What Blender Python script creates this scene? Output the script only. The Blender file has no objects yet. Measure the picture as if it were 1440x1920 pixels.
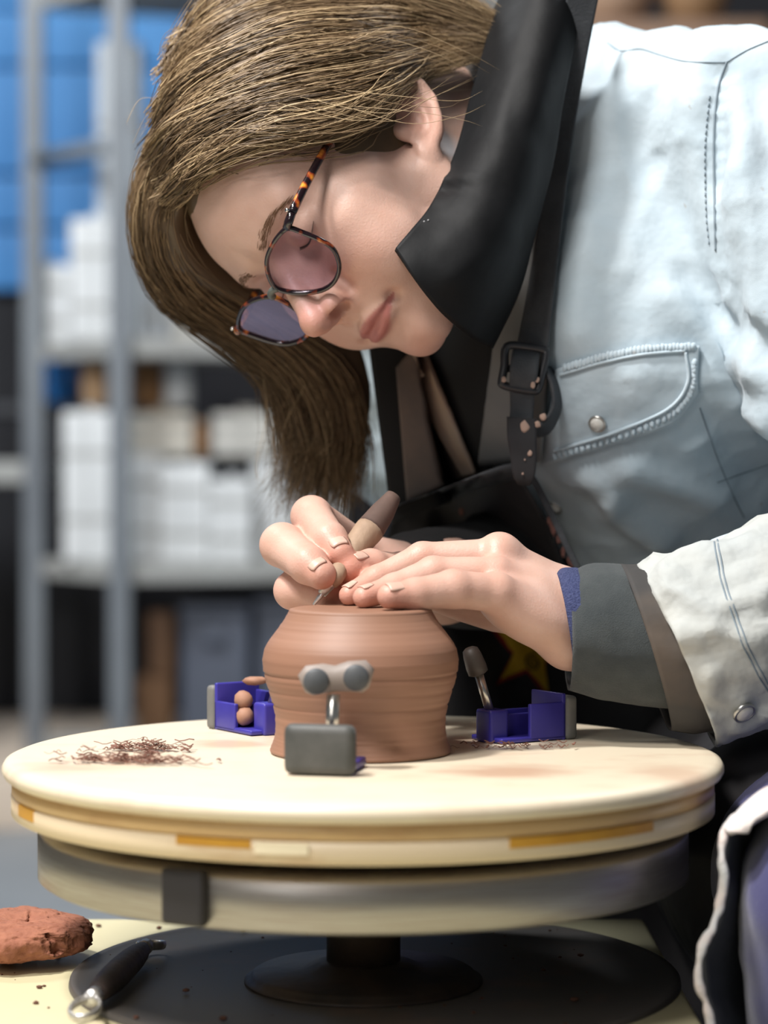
import bpy, bmesh, math, random
import numpy as np
from mathutils import Vector, Matrix
from mathutils.bvhtree import BVHTree
SC = bpy.context.scene
COL = SC.collection
random.seed(7); RNG = np.random.default_rng(7)

# ------------------------------------------------------------------ camera
CAMZ = 0.70                        # eye height of the camera above the floor
FPX = 4415.0                       # focal length in pixels of the 1440x1920 frame
PITCH = math.atan(103.0 / FPX)
cam = bpy.data.cameras.new('camera'); camo = bpy.data.objects.new('camera', cam)
COL.objects.link(camo); SC.camera = camo
camo.location = (0, 0, CAMZ)
camo.rotation_euler = (math.pi / 2 - PITCH, 0, 0)
cam.sensor_fit = 'VERTICAL'; cam.sensor_height = 22.2; cam.lens = 22.2 * FPX / 1920.0
cam.clip_start = 0.05; cam.clip_end = 50
cam.dof.use_dof = True; cam.dof.focus_distance = 1.35
cam.dof.aperture_fstop = cam.lens / 19.0

# ------------------------------------------------------------------ light
SC.view_settings.view_transform = 'Standard'; SC.view_settings.look = 'None'
SC.view_settings.gamma = 1.0; SC.view_settings.use_curve_mapping = False
SC.view_settings.exposure = 0.0
world = bpy.data.worlds.new('world'); SC.world = world; world.use_nodes = True
world.node_tree.nodes['Background'].inputs[0].default_value = (0.80, 0.90, 1.0, 1)
world.node_tree.nodes['Background'].inputs[1].default_value = 0.11

def area_light(name, loc, target, size, power, color, size_y=None):
    l = bpy.data.lights.new(name, 'AREA'); l.energy = power; l.color = color
    l.size = size
    if size_y: l.shape = 'RECTANGLE'; l.size_y = size_y
    o = bpy.data.objects.new(name, l); COL.objects.link(o); o.location = loc
    o.rotation_euler = (Vector(target) - Vector(loc)).to_track_quat('-Z', 'Y').to_euler()
    return o
# unseen lamps: key and front read off the shadows; the fills are added
area_light('key_lamp', (-0.74, 0.90, 2.38), (0.03, 1.40, 0.70), 0.20, 56, (1.0, 0.97, 0.94))
area_light('front_lamp', (-0.70, 0.10, 2.35), (0.05, 1.40, 0.75), 0.45, 38, (1.0, 0.96, 0.92))
area_light('side_fill', (-0.95, -0.75, 1.60), (0.0, 1.40, 0.80), 0.8, 10, (1.0, 0.95, 0.90))  # unseen soft fill, added to brighten the face
area_light('shelf_fill', (-1.2, 2.9, 2.7), (-0.7, 4.4, 0.8), 0.8, 80, (0.95, 0.98, 1.0))  # unseen fill added to brighten the rack and blue panels
area_light('rear_fill', (1.3, 2.5, 2.6), (0.25, 1.45, 0.9), 0.5, 16, (0.86, 0.94, 1.0))  # unseen fill added for the jacket's back and top

# ------------------------------------------------------------------ pixel helper: a pixel of the 1440x1920 frame at depth d
_c, _s = math.cos(PITCH), math.sin(PITCH)
def ray(px, py):
    a = (px - 720.0) / FPX; b = (960.0 - py) / FPX
    return np.array([a, _c + b * _s, -_s + b * _c])
def P(px, py, d):
    r = ray(px, py); return np.array([0, 0, CAMZ]) + r * (d / r[1])
def PZ(px, py, z):
    r = ray(px, py); return np.array([0, 0, CAMZ]) + r * ((z - CAMZ) / r[2])
def PX(pts): return np.array([P(*p) for p in pts])

# ------------------------------------------------------------------ materials
def mat(name, color, rough=0.6, color2=None, scale=20, bump=0.0, bscale=None, metal=0.0, spec=0.5,
        stretch=(1, 1, 1), detail=4, lo=0.35, hi=0.65, sss=0.0, coat=0.0, sheen=0.0):
    m = bpy.data.materials.new(name); m.use_nodes = True
    nt = m.node_tree; b = nt.nodes['Principled BSDF']
    b.inputs['Base Color'].default_value = (*color, 1); b.inputs['Roughness'].default_value = rough
    b.inputs['Metallic'].default_value = metal; b.inputs['Specular IOR Level'].default_value = spec
    if coat: b.inputs['Coat Weight'].default_value = coat
    if sheen: b.inputs['Sheen Weight'].default_value = sheen
    if sss:
        b.inputs['Subsurface Weight'].default_value = sss
        b.inputs['Subsurface Radius'].default_value = (0.006, 0.0022, 0.0012)
        b.inputs['Subsurface Scale'].default_value = 1.0
    if color2 is not None or bump:
        tc = nt.nodes.new('ShaderNodeTexCoord'); mp = nt.nodes.new('ShaderNodeMapping')
        mp.inputs['Scale'].default_value = stretch
        nt.links.new(tc.outputs['Object'], mp.inputs['Vector'])
    if color2 is not None:
        n = nt.nodes.new('ShaderNodeTexNoise'); n.inputs['Scale'].default_value = scale
        n.inputs['Detail'].default_value = detail; n.inputs['Roughness'].default_value = 0.6
        nt.links.new(mp.outputs[0], n.inputs['Vector'])
        r = nt.nodes.new('ShaderNodeValToRGB')
        r.color_ramp.elements[0].position = lo; r.color_ramp.elements[0].color = (*color, 1)
        r.color_ramp.elements[1].position = hi; r.color_ramp.elements[1].color = (*color2, 1)
        nt.links.new(n.outputs['Fac'], r.inputs['Fac']); nt.links.new(r.outputs[0], b.inputs['Base Color'])
    if bump:
        n2 = nt.nodes.new('ShaderNodeTexNoise'); n2.inputs['Scale'].default_value = bscale or scale
        n2.inputs['Detail'].default_value = 6
        nt.links.new(mp.outputs[0], n2.inputs['Vector'])
        bp = nt.nodes.new('ShaderNodeBump'); bp.inputs['Strength'].default_value = bump
        bp.inputs['Distance'].default_value = 0.002
        nt.links.new(n2.outputs['Fac'], bp.inputs['Height']); nt.links.new(bp.outputs[0], b.inputs['Normal'])
    return m

# ------------------------------------------------------------------ mesh helpers
def obj(name, verts, faces, m=None, parent=None, smooth=True, loc=None):
    me = bpy.data.meshes.new(name)
    V = np.asarray(verts, dtype=float)
    if loc is not None: V = V - np.asarray(loc)
    me.from_pydata(V.tolist(), [], [list(map(int, f)) for f in faces]); me.update()
    if smooth: me.polygons.foreach_set('use_smooth', [True] * len(me.polygons))
    if m: me.materials.append(m)
    o = bpy.data.objects.new(name, me); COL.objects.link(o)
    if loc is not None: o.location = loc
    if parent is not None: adopt(o, parent)
    return o
def np_obj(name, V, Q, m=None, parent=None, smooth=True):
    """fast path: numpy vertices and equal-sided faces"""
    V = np.asarray(V, np.float32); Q = np.asarray(Q, np.int32); k = Q.shape[1]
    me = bpy.data.meshes.new(name)
    me.vertices.add(len(V)); me.vertices.foreach_set('co', V.ravel())
    me.loops.add(Q.size); me.loops.foreach_set('vertex_index', Q.ravel())
    me.polygons.add(len(Q)); me.polygons.foreach_set('loop_start', np.arange(0, Q.size, k, dtype=np.int32))
    me.polygons.foreach_set('loop_total', np.full(len(Q), k, np.int32))
    if smooth: me.polygons.foreach_set('use_smooth', np.ones(len(Q), bool))
    me.update(calc_edges=True); me.validate()
    if m: me.materials.append(m)
    o = bpy.data.objects.new(name, me); COL.objects.link(o)
    if parent is not None: adopt(o, parent)
    return o
def adopt(o, parent):
    o.parent = parent; o.matrix_parent_inverse = Matrix.Translation(parent.location).inverted()
def thing(name, label, cat, loc=(0, 0, 0), group=None):
    o = bpy.data.objects.new(name, None); COL.objects.link(o); o.location = loc; o.empty_display_size = .02
    tag(o, label, cat, group); return o
def tag(o, label=None, cat=None, group=None, kind=None):
    if label: o['label'] = label
    if cat: o['category'] = cat
    if group: o['group'] = group
    if kind: o['kind'] = kind
    return o
def merge(*parts):
    V = []; F = []; n = 0
    for v, f in parts:
        V.extend([tuple(p) for p in v]); F.extend([[i + n for i in q] for q in f]); n += len(v)
    return V, F
def box(c, s, R=None, bev=0.0):
    """box centred at c of size s; bevelled when bev>0"""
    bm = bmesh.new(); bmesh.ops.create_cube(bm, size=1)
    for v in bm.verts: v.co = Vector((v.co.x * s[0], v.co.y * s[1], v.co.z * s[2]))
    if bev: bmesh.ops.bevel(bm, geom=bm.edges[:], offset=bev, segments=3, profile=.6, affect='EDGES')
    bm.verts.ensure_lookup_table()
    V = np.array([v.co[:] for v in bm.verts]); F = [[v.index for v in f.verts] for f in bm.faces]; bm.free()
    if R is not None: V = V @ np.asarray(R).T
    return V + np.asarray(c), F
def lathe(profile, c=(0, 0, 0), n=96, cap=True):
    pr = np.asarray(profile, float); a = np.linspace(0, 2 * math.pi, n, endpoint=False)
    V = np.stack([pr[:, None, 0] * np.cos(a), pr[:, None, 0] * np.sin(a), np.repeat(pr[:, 1:2], n, 1)], -1).reshape(-1, 3) + np.asarray(c)
    F = []
    for i in range(len(pr) - 1):
        for j in range(n):
            k = (j + 1) % n; F.append([i * n + j, i * n + k, (i + 1) * n + k, (i + 1) * n + j])
    if cap:
        if pr[0, 0] > 1e-6: F.append(list(range(n))[::-1])
        if pr[-1, 0] > 1e-6: F.append([(len(pr) - 1) * n + j for j in range(n)])
    return V, F
def catmull(pts, n, closed=False):
    p = np.asarray(pts, float)
    if closed: q = np.vstack([p[-1], p, p[0], p[1]]); segs = len(p)
    else: q = np.vstack([2 * p[0] - p[1], p, 2 * p[-1] - p[-2]]); segs = len(p) - 1
    out = []
    t = np.linspace(0, segs, n, endpoint=not closed)
    for u in t:
        i = min(int(u), segs - 1); f = u - i
        a, b, c, d = q[i], q[i + 1], q[i + 2], q[i + 3]
        out.append(.5 * ((2 * b) + (-a + c) * f + (2 * a - 5 * b + 4 * c - d) * f * f + (-a + 3 * b - 3 * c + d) * f ** 3))
    return np.array(out)
def tube(path, r, sides=10, cap=True, flat=1.0, up=None, twist=0.0):
    """tube along path; r scalar or list; flat squashes the second cross axis"""
    p = np.asarray(path, float); n = len(p)
    rr = np.full(n, r) if np.isscalar(r) else np.asarray(r, float)
    T = np.gradient(p, axis=0); T /= np.linalg.norm(T, axis=1)[:, None] + 1e-12
    u = np.array(up if up is not None else ([0, 0, 1] if abs(T[0, 2]) < .9 else [1, 0, 0]), float)
    V = []; 
    for i in range(n):
        u = u - T[i] * (u @ T[i]); u /= np.linalg.norm(u) + 1e-12
        w = np.cross(T[i], u)
        for k in range(sides):
            a = 2 * math.pi * k / sides + twist
            V.append(p[i] + rr[i] * (math.cos(a) * w + flat * math.sin(a) * u))
    F = [[i * sides + k, i * sides + (k + 1) % sides, (i + 1) * sides + (k + 1) % sides, (i + 1) * sides + k]
         for i in range(n - 1) for k in range(sides)]
    if cap: F.append(list(range(sides))[::-1]); F.append([(n - 1) * sides + k for k in range(sides)])
    return np.array(V), F
def grid_surface(G, nu, nv, thick=0.0, smooth=True):
    """smooth sheet through a control grid G[rows][cols] of 3-D points; a closed slab when thick>0"""
    G = np.asarray(G, float)
    A = np.array([catmull(row, nv) for row in G])
    B = np.array([catmull(A[:, j], nu) for j in range(nv)]).transpose(1, 0, 2)
    V = B.reshape(-1, 3)
    F = [[i * nv + j, i * nv + j + 1, (i + 1) * nv + j + 1, (i + 1) * nv + j] for i in range(nu - 1) for j in range(nv - 1)]
    if thick:
        du = np.gradient(B, axis=0); dv = np.gradient(B, axis=1); N = np.cross(du, dv)
        N /= np.linalg.norm(N, axis=2)[:, :, None] + 1e-12
        W = (B + N * thick).reshape(-1, 3); n = len(V)
        F2 = [[q[3] + n, q[2] + n, q[1] + n, q[0] + n] for q in F]
        ring = [j for j in range(nv)] + [i * nv + nv - 1 for i in range(1, nu)] + [(nu - 1) * nv + j for j in range(nv - 2, -1, -1)] + [i * nv for i in range(nu - 2, 0, -1)]
        S = [[ring[(k + 1) % len(ring)], ring[k], ring[k] + n, ring[(k + 1) % len(ring)] + n] for k in range(len(ring))]
        return np.vstack([V, W]), F + F2 + S
    return V, F
def noise3(Pn, scale, seed=0, octaves=1):
    """smooth value noise in [-1,1] at points"""
    P_ = np.asarray(Pn, float); out = np.zeros(len(P_)); amp = 1.0
    for o_ in range(octaves):
        q = P_ * scale * (2 ** o_) + seed * 17.3 + o_ * 5.7
        i = np.floor(q).astype(np.int64); f = q - i; f = f * f * (3 - 2 * f)
        def h(a, b, c):
            n = (a * 374761393 + b * 668265263 + c * 2147483647 + seed * 974711) & 0xffffffff
            n = ((n ^ (n >> 13)) * 1274126177) & 0xffffffff
            return ((n ^ (n >> 16)) & 0xffff) / 32767.5 - 1
        v = 0
        for a in (0, 1):
            for b in (0, 1):
                for c in (0, 1):
                    w = (f[:, 0] if a else 1 - f[:, 0]) * (f[:, 1] if b else 1 - f[:, 1]) * (f[:, 2] if c else 1 - f[:, 2])
                    v = v + w * h(i[:, 0] + a, i[:, 1] + b, i[:, 2] + c)
        out += amp * v; amp *= .5
    return out
def bvh_of(o):
    me = o.data; return BVHTree.FromPolygons([v.co[:] for v in me.vertices], [p.vertices[:] for p in me.polygons])
CAMP = Vector((0, 0, CAMZ))
def hit(bvh, px, py, default=1.4):
    """where the pixel's ray meets a surface: point and outward normal"""
    r = Vector(ray(px, py)).normalized(); h = bvh.ray_cast(CAMP, r)
    if h[0] is None: return np.array(P(px, py, default)), np.array((0, -1, 0)), False
    n = h[1]
    if n.dot(r) > 0: n = -n
    return np.array(h[0]), np.array(n), True
# ------------------------------------------------------------------ smooth solids: signed distances blended and meshed (sparse surface nets)
def s_ell(c, r, R=None):
    c = np.asarray(c, float); r = np.asarray(r, float); Rt = None if R is None else np.asarray(R, float)
    def f(p):
        q = p - c
        if Rt is not None: q = q @ Rt          # R columns = local axes
        k0 = np.linalg.norm(q / r, axis=1); k1 = np.linalg.norm(q / (r * r), axis=1)
        return k0 * (k0 - 1) / (k1 + 1e-9)
    return f
def s_cap(a, b, ra, rb):
    """capsule with two end radii"""
    a = np.asarray(a, float); b = np.asarray(b, float); ab = b - a; L = ab @ ab + 1e-12
    def f(p):
        t = np.clip(((p - a) @ ab) / L, 0, 1)
        d = p - a - t[:, None] * ab
        return np.sqrt((d * d).sum(1)) - (ra + (rb - ra) * t)
    return f
def s_chain(pts, rs):
    fs = [s_cap(pts[i], pts[i + 1], rs[i], rs[i + 1]) for i in range(len(pts) - 1)]
    def f(p):
        v = fs[0](p)
        for g in fs[1:]: v = np.minimum(v, g(p))
        return v
    return f
def s_xform(fs, M, t, s):
    """place a local solid: world = s*M@x + t"""
    M = np.asarray(M); t = np.asarray(t)
    return lambda p: s * fs(((p - t) @ M) / s)
def smin(a, b, k): 
    h = np.maximum(k - np.abs(a - b), 0) / k; return np.minimum(a, b) - h * h * k * .25
def smax(a, b, k):
    h = np.maximum(k - np.abs(a - b), 0) / k; return np.maximum(a, b) + h * h * k * .25
class Solid:
    def __init__(s): s.ops = []
    def add(s, f, k=.004): s.ops.append((f, k, 1)); return s
    def cut(s, f, k=.003): s.ops.append((f, k, -1)); return s
    def __call__(s, p, h=None):
        v = np.full(len(p), 1e3)
        ops = s.ops
        for f, k, sg in ops:
            if sg > 0: v = smin(v, f(p), k) if v[0] < 900 else f(p)
            else: v = smax(v, -f(p), k)
        return v
    def mesh(s, lo, hi, vox, B=16, slack=1.9):
        lo = np.asarray(lo, float); hi = np.asarray(hi, float)
        nb = np.ceil((hi - lo) / (vox * B)).astype(int)
        ijk = np.stack(np.meshgrid(*[np.arange(n) for n in nb], indexing='ij'), -1).reshape(-1, 3)
        cen = lo + (ijk + .5) * vox * B; hd = vox * B * .5 * math.sqrt(3)
        # per-primitive values at the block centres for culling
        vals = [f(cen) for f, k, sg in s.ops]
        D = np.full(len(cen), 1e3)
        for (f, k, sg), v in zip(s.ops, vals):
            D = (smin(D, v, k) if D[0] < 900 or D.min() < 900 else v) if sg > 0 else smax(D, -v, k)
        act = np.where(np.abs(D) < hd * slack)[0]
        g = np.arange(B + 1); gx = np.stack(np.meshgrid(g, g, g, indexing='ij'), -1).reshape(-1, 3) * vox
        VK = []; VP = []; QK = []
        big = np.int64(1 << 20)
        def key(i, j, k): return (i.astype(np.int64) * big + j) * big + k
        for b in act:
            o = ijk[b] * B; p = lo + o * vox + gx
            v = None
            for (f, k, sg), vc in zip(s.ops, vals):
                if sg > 0:
                    if vc[b] > D[b] + 2.6 * hd + k and vc[b] > hd * 1.5 + k: continue
                    w = f(p); v = w if v is None else smin(v, w, k)
                else:
                    if vc[b] > hd * 2.2 + k or v is None: continue
                    v = smax(v, -f(p), k)
            if v is None: continue
            v = v.reshape(B + 1, B + 1, B + 1); sgn = v < 0
            if sgn.all() or not sgn.any(): continue
            cnt = np.zeros((B, B, B), np.int8); pos = np.zeros((B, B, B, 3)); ne = np.zeros((B, B, B))
            for ax in range(3):
                for a in (0, 1):
                    for c in (0, 1):
                        s0 = [slice(0, B)] * 3; s1 = [slice(0, B)] * 3
                        o1, o2 = [x for x in range(3) if x != ax]
                        s0[o1] = slice(a, B + a); s0[o2] = slice(c, B + c); s1[o1] = s0[o1]; s1[o2] = s0[o2]
                        s1[ax] = slice(1, B + 1)
                        u0 = v[tuple(s0)]; u1 = v[tuple(s1)]; m = (u0 < 0) != (u1 < 0)
                        t = np.where(m, u0 / np.where(m, u0 - u1, 1), 0)
                        ne += m; pos[..., ax] += np.where(m, t, 0); pos[..., o1] += m * a; pos[..., o2] += m * c
            m = ne > 0
            if not m.any(): continue
            I = np.argwhere(m)
            VP.append(lo + (o + I + pos[m] / ne[m][:, None]) * vox)
            G = I + o + 8; VK.append(key(G[:, 0], G[:, 1], G[:, 2]))
            for ax in range(3):
                s0 = [slice(0, B)] * 3; s1 = [slice(0, B)] * 3; s1[ax] = slice(1, B + 1)
                u0 = sgn[tuple(s0)]; u1 = sgn[tuple(s1)]
                E_ = np.argwhere(u0 != u1)
                if not len(E_): continue
                fl = u0[tuple(E_.T)]; E_ = E_ + o + 8
                o1, o2 = (ax + 1) % 3, (ax + 2) % 3
                e1 = np.zeros(3, int); e1[o1] = 1; e2 = np.zeros(3, int); e2[o2] = 1
                q = np.stack([key(*(E_ - e1 - e2).T), key(*(E_ - e2).T), key(*E_.T), key(*(E_ - e1).T)], 1)
                q[~fl] = q[~fl][:, ::-1]; QK.append(q)
        VK = np.concatenate(VK); VP = np.concatenate(VP); QK = np.concatenate(QK)
        od = np.argsort(VK); VK = VK[od]; VP = VP[od]
        ix = np.searchsorted(VK, QK); ix = np.clip(ix, 0, len(VK) - 1)
        ok = (VK[ix] == QK).all(1)
        return VP, ix[ok]
    def project(s, V, it=2):
        """pull the mesh vertices onto the surface"""
        e = 4e-4
        for _ in range(it):
            d = s(V); g = np.stack([s(V + np.eye(3)[a] * e) - d for a in range(3)], 1) / e
            V = V - g * (d / np.maximum((g * g).sum(1), .05))[:, None]
        return V
def mesh_normals(V, Q):
    a = V[Q[:, 2]] - V[Q[:, 0]]; b = V[Q[:, 3]] - V[Q[:, 1]]; n = np.cross(a, b)
    N = np.zeros_like(V)
    for k in range(4): np.add.at(N, Q[:, k], n)
    return N / (np.linalg.norm(N, axis=1)[:, None] + 1e-12)
def relax(V, Q, it=1, w=.5):
    for _ in range(it):
        S = np.zeros_like(V); C = np.zeros(len(V))
        for k in range(4):
            np.add.at(S, Q[:, k], V[Q[:, (k + 1) % 4]]); np.add.at(C, Q[:, k], 1)
            np.add.at(S, Q[:, k], V[Q[:, (k - 1) % 4]]); np.add.at(C, Q[:, k], 1)
        V = V * (1 - w) + w * S / np.maximum(C, 1)[:, None]
    return V
# ------------------------------------------------------------------ the workshop
M_floor = mat('concrete', (.20, .22, .24), .45, (.28, .30, .32), 3, .2, 40)
M_dark = mat('dark_wall_paint', (.012, .013, .016), .8, (.02, .02, .026), 2)
M_blue = mat('blue_sheet', (.075, .31, .70), .6, (.06, .26, .62), 1.5)
M_ply = mat('plinth_board', (.62, .52, .42), .7, (.54, .44, .35), 6)
M_steel = mat('grey_shelf_steel', (.165, .185, .205), .5, (.13, .145, .165), 4)
M_board = mat('shelf_board', (.36, .37, .36), .7, (.28, .28, .27), 5)
def struct(name, vf, m, label=None):
    o = obj(name, *vf, m, smooth=False); o['kind'] = 'structure'
    if label: o['label'] = label
    return o
struct('floor', box((0.5, 2.6, -.02), (7, 6.8, .04)), M_floor)
WALLY = 5.55
struct('wall_back', box((0.5, WALLY + .06, 1.5), (7, .12, 3.0)), M_dark)
struct('ceiling', box((0.5, 2.6, 3.03), (7, 6.8, .06)), M_dark)
# the blue sheeting of the rear wall: horizontal corrugated panels over the dark lower wall
zlow = P(100, 548, WALLY)[2]
bx0, bx1 = -2.6, 0.55
zz = zlow; k = 0
blue = thing('wall_cladding', 'bright blue horizontal cladding panels on the dark rear wall', 'cladding', (-1, WALLY, zlow))
edges_px = [548, 430, 330, 128, 20, -120, -260]
for a, b in zip(edges_px[:-1], edges_px[1:]):
    z0 = P(100, a, WALLY)[2]; z1 = P(100, b, WALLY)[2]
    obj('panel', *box(((bx0 + bx1) / 2, WALLY - .02, (z0 + z1) / 2), (bx1 - bx0, .035, z1 - z0 - .008), None, .006), M_blue, blue)
# a low timber plinth carries the shelf rack
PL_T = .10
pl = obj('plinth', *box((-.55, 4.95, PL_T / 2), (2.6, 1.1, PL_T), None, .004), M_ply)
tag(pl, 'low tan timber plinth under the grey shelf rack', 'plinth')

# ---- grey shelf rack: near-corner post at x~225, side frame going back to x~65
DN, DR = 4.50, 4.76
rack = thing('shelf_rack', 'tall grey steel shelf rack loaded with white plaster moulds', 'shelf rack', (P(225, 857, DN)[0], DN, PL_T))
xn = P(225, 857, DN)[0]; xr = P(65, 857, DR)[0]
def zpx(py, d): return P(225, py, d)[2]
far = np.array([xn + .76, DN + .22]); back = np.array([xr + .76, DR + .22])
for (x, y) in ((xn, DN), (xr, DR), far, back):
    obj('post', *box((x, y, (PL_T + 2.4) / 2), (.040, .040, 2.4 - PL_T), None, .003), M_steel, rack)
def slab(name, z, h, m):
    c4 = np.array([[xn, DN], [xr, DR], back, far]); cc = c4.mean(0); c4 = cc + (c4 - cc) * 1.0
    V = [(x, y, z - h) for x, y in c4] + [(x, y, z) for x, y in c4]
    F = [[0, 1, 2, 3], [7, 6, 5, 4], [0, 4, 5, 1], [1, 5, 6, 2], [2, 6, 7, 3], [3, 7, 4, 0]]
    return obj(name, V, F, m, rack, smooth=False)
ZS = [zpx(632, DN), zpx(1058, DN)]
for z in ZS: slab('shelf', z, .035, M_board)
Z0 = PL_T + .034
slab('shelf', Z0, .03, M_board)
slab('shelf', zpx(-60, DN), .03, M_board)
for zb in (zpx(270, DN),):
    V, F = tube(np.array([[xn, DN, zb], [xr, DR, zb]]), .017, 6); obj('brace', V, F, M_steel, rack)

# ---- neighbouring rack whose end shows at the frame's edge
r2 = thing('shelf_rack', 'grey steel rack end with one pale shelf beside the loaded rack', 'shelf rack', (P(-120, 857, 4.9)[0], 4.9, 0))
for xx in (-60, -340):
    x = P(xx, 857, 4.9)[0]; obj('post', *box((x, 4.9, 1.05), (.04, .04, 1.9), None, .003), M_steel, r2)
zq = P(40, 885, 4.9)[2]
obj('shelf', *box((P(-120, 857, 4.9)[0], 4.98, zq), (P(105, 857, 4.9)[0] - P(-345, 857, 4.9)[0], .3, .045), None, .004), M_board, r2)

zq2 = P(40, 758, 4.9)[2]
obj('shelf', *box((P(-100, 857, 4.9)[0], 4.98, zq2 - .012), (P(150, 857, 4.9)[0] - P(-345, 857, 4.9)[0], .3, .024), None, .004), mat('dark_shelf_board', (.03, .032, .038), .7), r2)
# ---- plaster moulds, boxes and jars on the rack
M_pl = [mat('plaster_%s' % n, c, .85, c2, 8, .15, 60) for n, c, c2 in
        (('white', (.66, .68, .69), (.58, .60, .61)), ('warm', (.60, .58, .54), (.50, .49, .45)), ('grey', (.44, .47, .50), (.38, .41, .44)), ('cream', (.62, .58, .50), (.55, .50, .42)))]
M_brown = mat('brown_jar_glaze', (.24, .115, .035), .5, (.17, .08, .03), 10)
M_kraft = mat('cardboard', (.32, .20, .11), .8, (.27, .17, .09), 12)
M_bluebin = mat('blue_plastic', (.03, .20, .55), .4)
M_slate = mat('slate_bin_plastic', (.075, .09, .125), .55, (.06, .07, .10), 6)
M_navy = mat('dark_fabric_bin', (.012, .016, .035), .8)
def mould(px0, px1, py0, py1, d, m, label, depth=.16, group=None, name='plaster_mould', seams=1, base=None):
    """a two-piece plaster mould block: halves with a joint, keyed bands and a pouring hole"""
    a = P(px0, py1, d); b = P(px1, py0, d)
    zb = a[2] if base is None else base; w = b[0] - a[0]; h = b[2] - zb; cx = (a[0] + b[0]) / 2; cy = d + depth / 2
    t = thing(name, label, 'plaster mould', (cx, cy, zb), group)
    for s in (-1, 1):
        obj('mould_half', *box((cx + s * w * .2525, cy, zb + h / 2), (w * .495, depth, h), None, min(w, h) * .06), m, t)
    for fz in (.28, .72):
        obj('strap', *box((cx, cy, zb + h * fz), (w * 1.02, depth * 1.02, .012), None, .002), M_board, t)
    obj('pour_spout', *lathe([(w * .14, 0), (w * .16, .012), (w * .11, .012), (w * .09, .002)], (cx, cy, zb + h), 20), m, t)
    return t
zA, zB = ZS
mould(182, 262, 78, 632, 4.66, M_pl[2], 'very tall narrow grey plaster slab standing on the upper shelf', depth=.1, base=zA)
mould(132, 222, 410, 632, 4.62, M_pl[0], 'broad white plaster block behind the corner post on the upper shelf', base=zA, depth=.12)
mould(52, 130, 498, 632, 4.78, M_pl[0], 'short white plaster block at the rear end of the upper shelf', base=zA, depth=.1)
mould(266, 318, 470, 632, 4.62, M_pl[2], 'greyish plaster block on the upper shelf, right beside the corner post', base=zA)
mould(320, 420, 540, 632, 4.64, M_pl[1], 'low warm-white plaster block on the upper shelf, behind the hair', base=zA)
mould(425, 560, 560, 632, 4.68, M_pl[1], 'low cream plaster block on the upper shelf, hidden mostly by hair', base=zA)
# lower shelf
mould(118, 212, 772, 1058, 4.62, M_pl[0], 'tall white plaster block at the rear end of the lower shelf', base=zB, depth=.14)
mould(242, 300, 850, 1058, 4.62, M_pl[0], 'narrow white plaster block beside the corner post on the lower shelf', base=zB)
mould(300, 392, 868, 1058, 4.60, M_pl[0], 'white plaster block with a cream slab lying on it on the lower shelf', base=zB)
mould(394, 470, 900, 1058, 4.60, M_pl[0], 'white plaster block between two others on the lower shelf', base=zB)
mould(472, 640, 850, 1058, 4.66, M_pl[0], 'wide white plaster block on the lower shelf behind the hanging hair', base=zB)
zt = P(300, 868, 4.60)[2]
s1 = mould(240, 360, 775, 846, 4.62, M_pl[3], 'cream plaster slab lying over two white blocks on the lower shelf', base=zt + .014, depth=.14)
zt2 = P(300, 900, 4.6)[2]
s2 = mould(398, 520, 775, 846, 4.64, M_pl[1], 'warm grey plaster slab resting on the white blocks near the hair', base=zt + .014, depth=.14)
zs1 = P(0, 775, 4.62)[2] + .0125
# things standing on top of the slabs, under the upper shelf
def jar(px0, px1, py0, py1, d, m, label, cat='jar', name='storage_jar', base=None):
    a = P(px0, py1, d); a[2] = a[2] if base is None else base; b = P(px1, py0, d); cx = (a[0] + b[0]) / 2; r = (b[0] - a[0]) / 2; h = b[2] - a[2]
    t = thing(name, label, cat, (cx, d, a[2]))
    obj('body', *lathe([(r * .8, 0), (r, h * .1), (r, h * .72), (r * .8, h * .84), (r * .78, h * .9)], (cx, d, a[2]), 32), m, t)
    obj('lid', *lathe([(r * .84, h * .88), (r * .86, h * .9), (r * .86, h), (0, h)], (cx, d, a[2]), 32), m, t)
    return t
jar(246, 306, 678, 762, 4.69, M_brown, 'amber brown jar under the upper shelf next to the corner post', base=zs1)
jar(308, 360, 678, 742, 4.69, M_pl[0], 'small white lidded pot under the upper shelf', 'pot', 'lidded_pot', base=zs1)
jar(155, 205, 678, 752, 4.69, M_kraft, 'dull brown jar at the rear end of the rack', base=P(0, 772, 4.62)[2] + .0125)
jar(84, 146, 655, 752, 4.98, M_bluebin, 'blue plastic tub behind the rear post', 'tub', 'plastic_tub', base=zq2)
jar(364, 392, 790, 840, 4.64, M_brown, 'small dark brown jar between the plaster slabs', base=zt + .0125)
# under the lower shelf: bins and a timber offcut
def bin_(px0, px1, py0, d, m, label, depth=.15, name='storage_bin', cat='bin'):
    a = P(px0, 857, d); b = P(px1, py0, d); w = b[0] - a[0]; z0 = Z0; h = b[2] - z0; cx = (a[0] + b[0]) / 2
    t = thing(name, label, cat, (cx, d, z0))
    obj('body', *box((cx, d + depth / 2, z0 + h * .46), (w * .96, depth, h * .92), None, .012), m, t)
    obj('lid', *box((cx, d + depth / 2, z0 + h * .96), (w, depth * 1.04, h * .08), None, .008), m, t)
    obj('handle', *box((cx, d - .008, z0 + h * .78), (w * .3, .02, .03), None, .006), m, t)
    return t
bin_(335, 470, 1135, 4.62, M_slate, 'slate blue plastic bin under the lower shelf')
bin_(474, 640, 1120, 4.66, M_slate, 'slate blue plastic bin behind the clay pot')
wd = thing('timber_block', 'reddish brown timber offcut standing between the bins', 'timber', (P(290, 857, 4.62)[0], 4.62, Z0))
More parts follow.
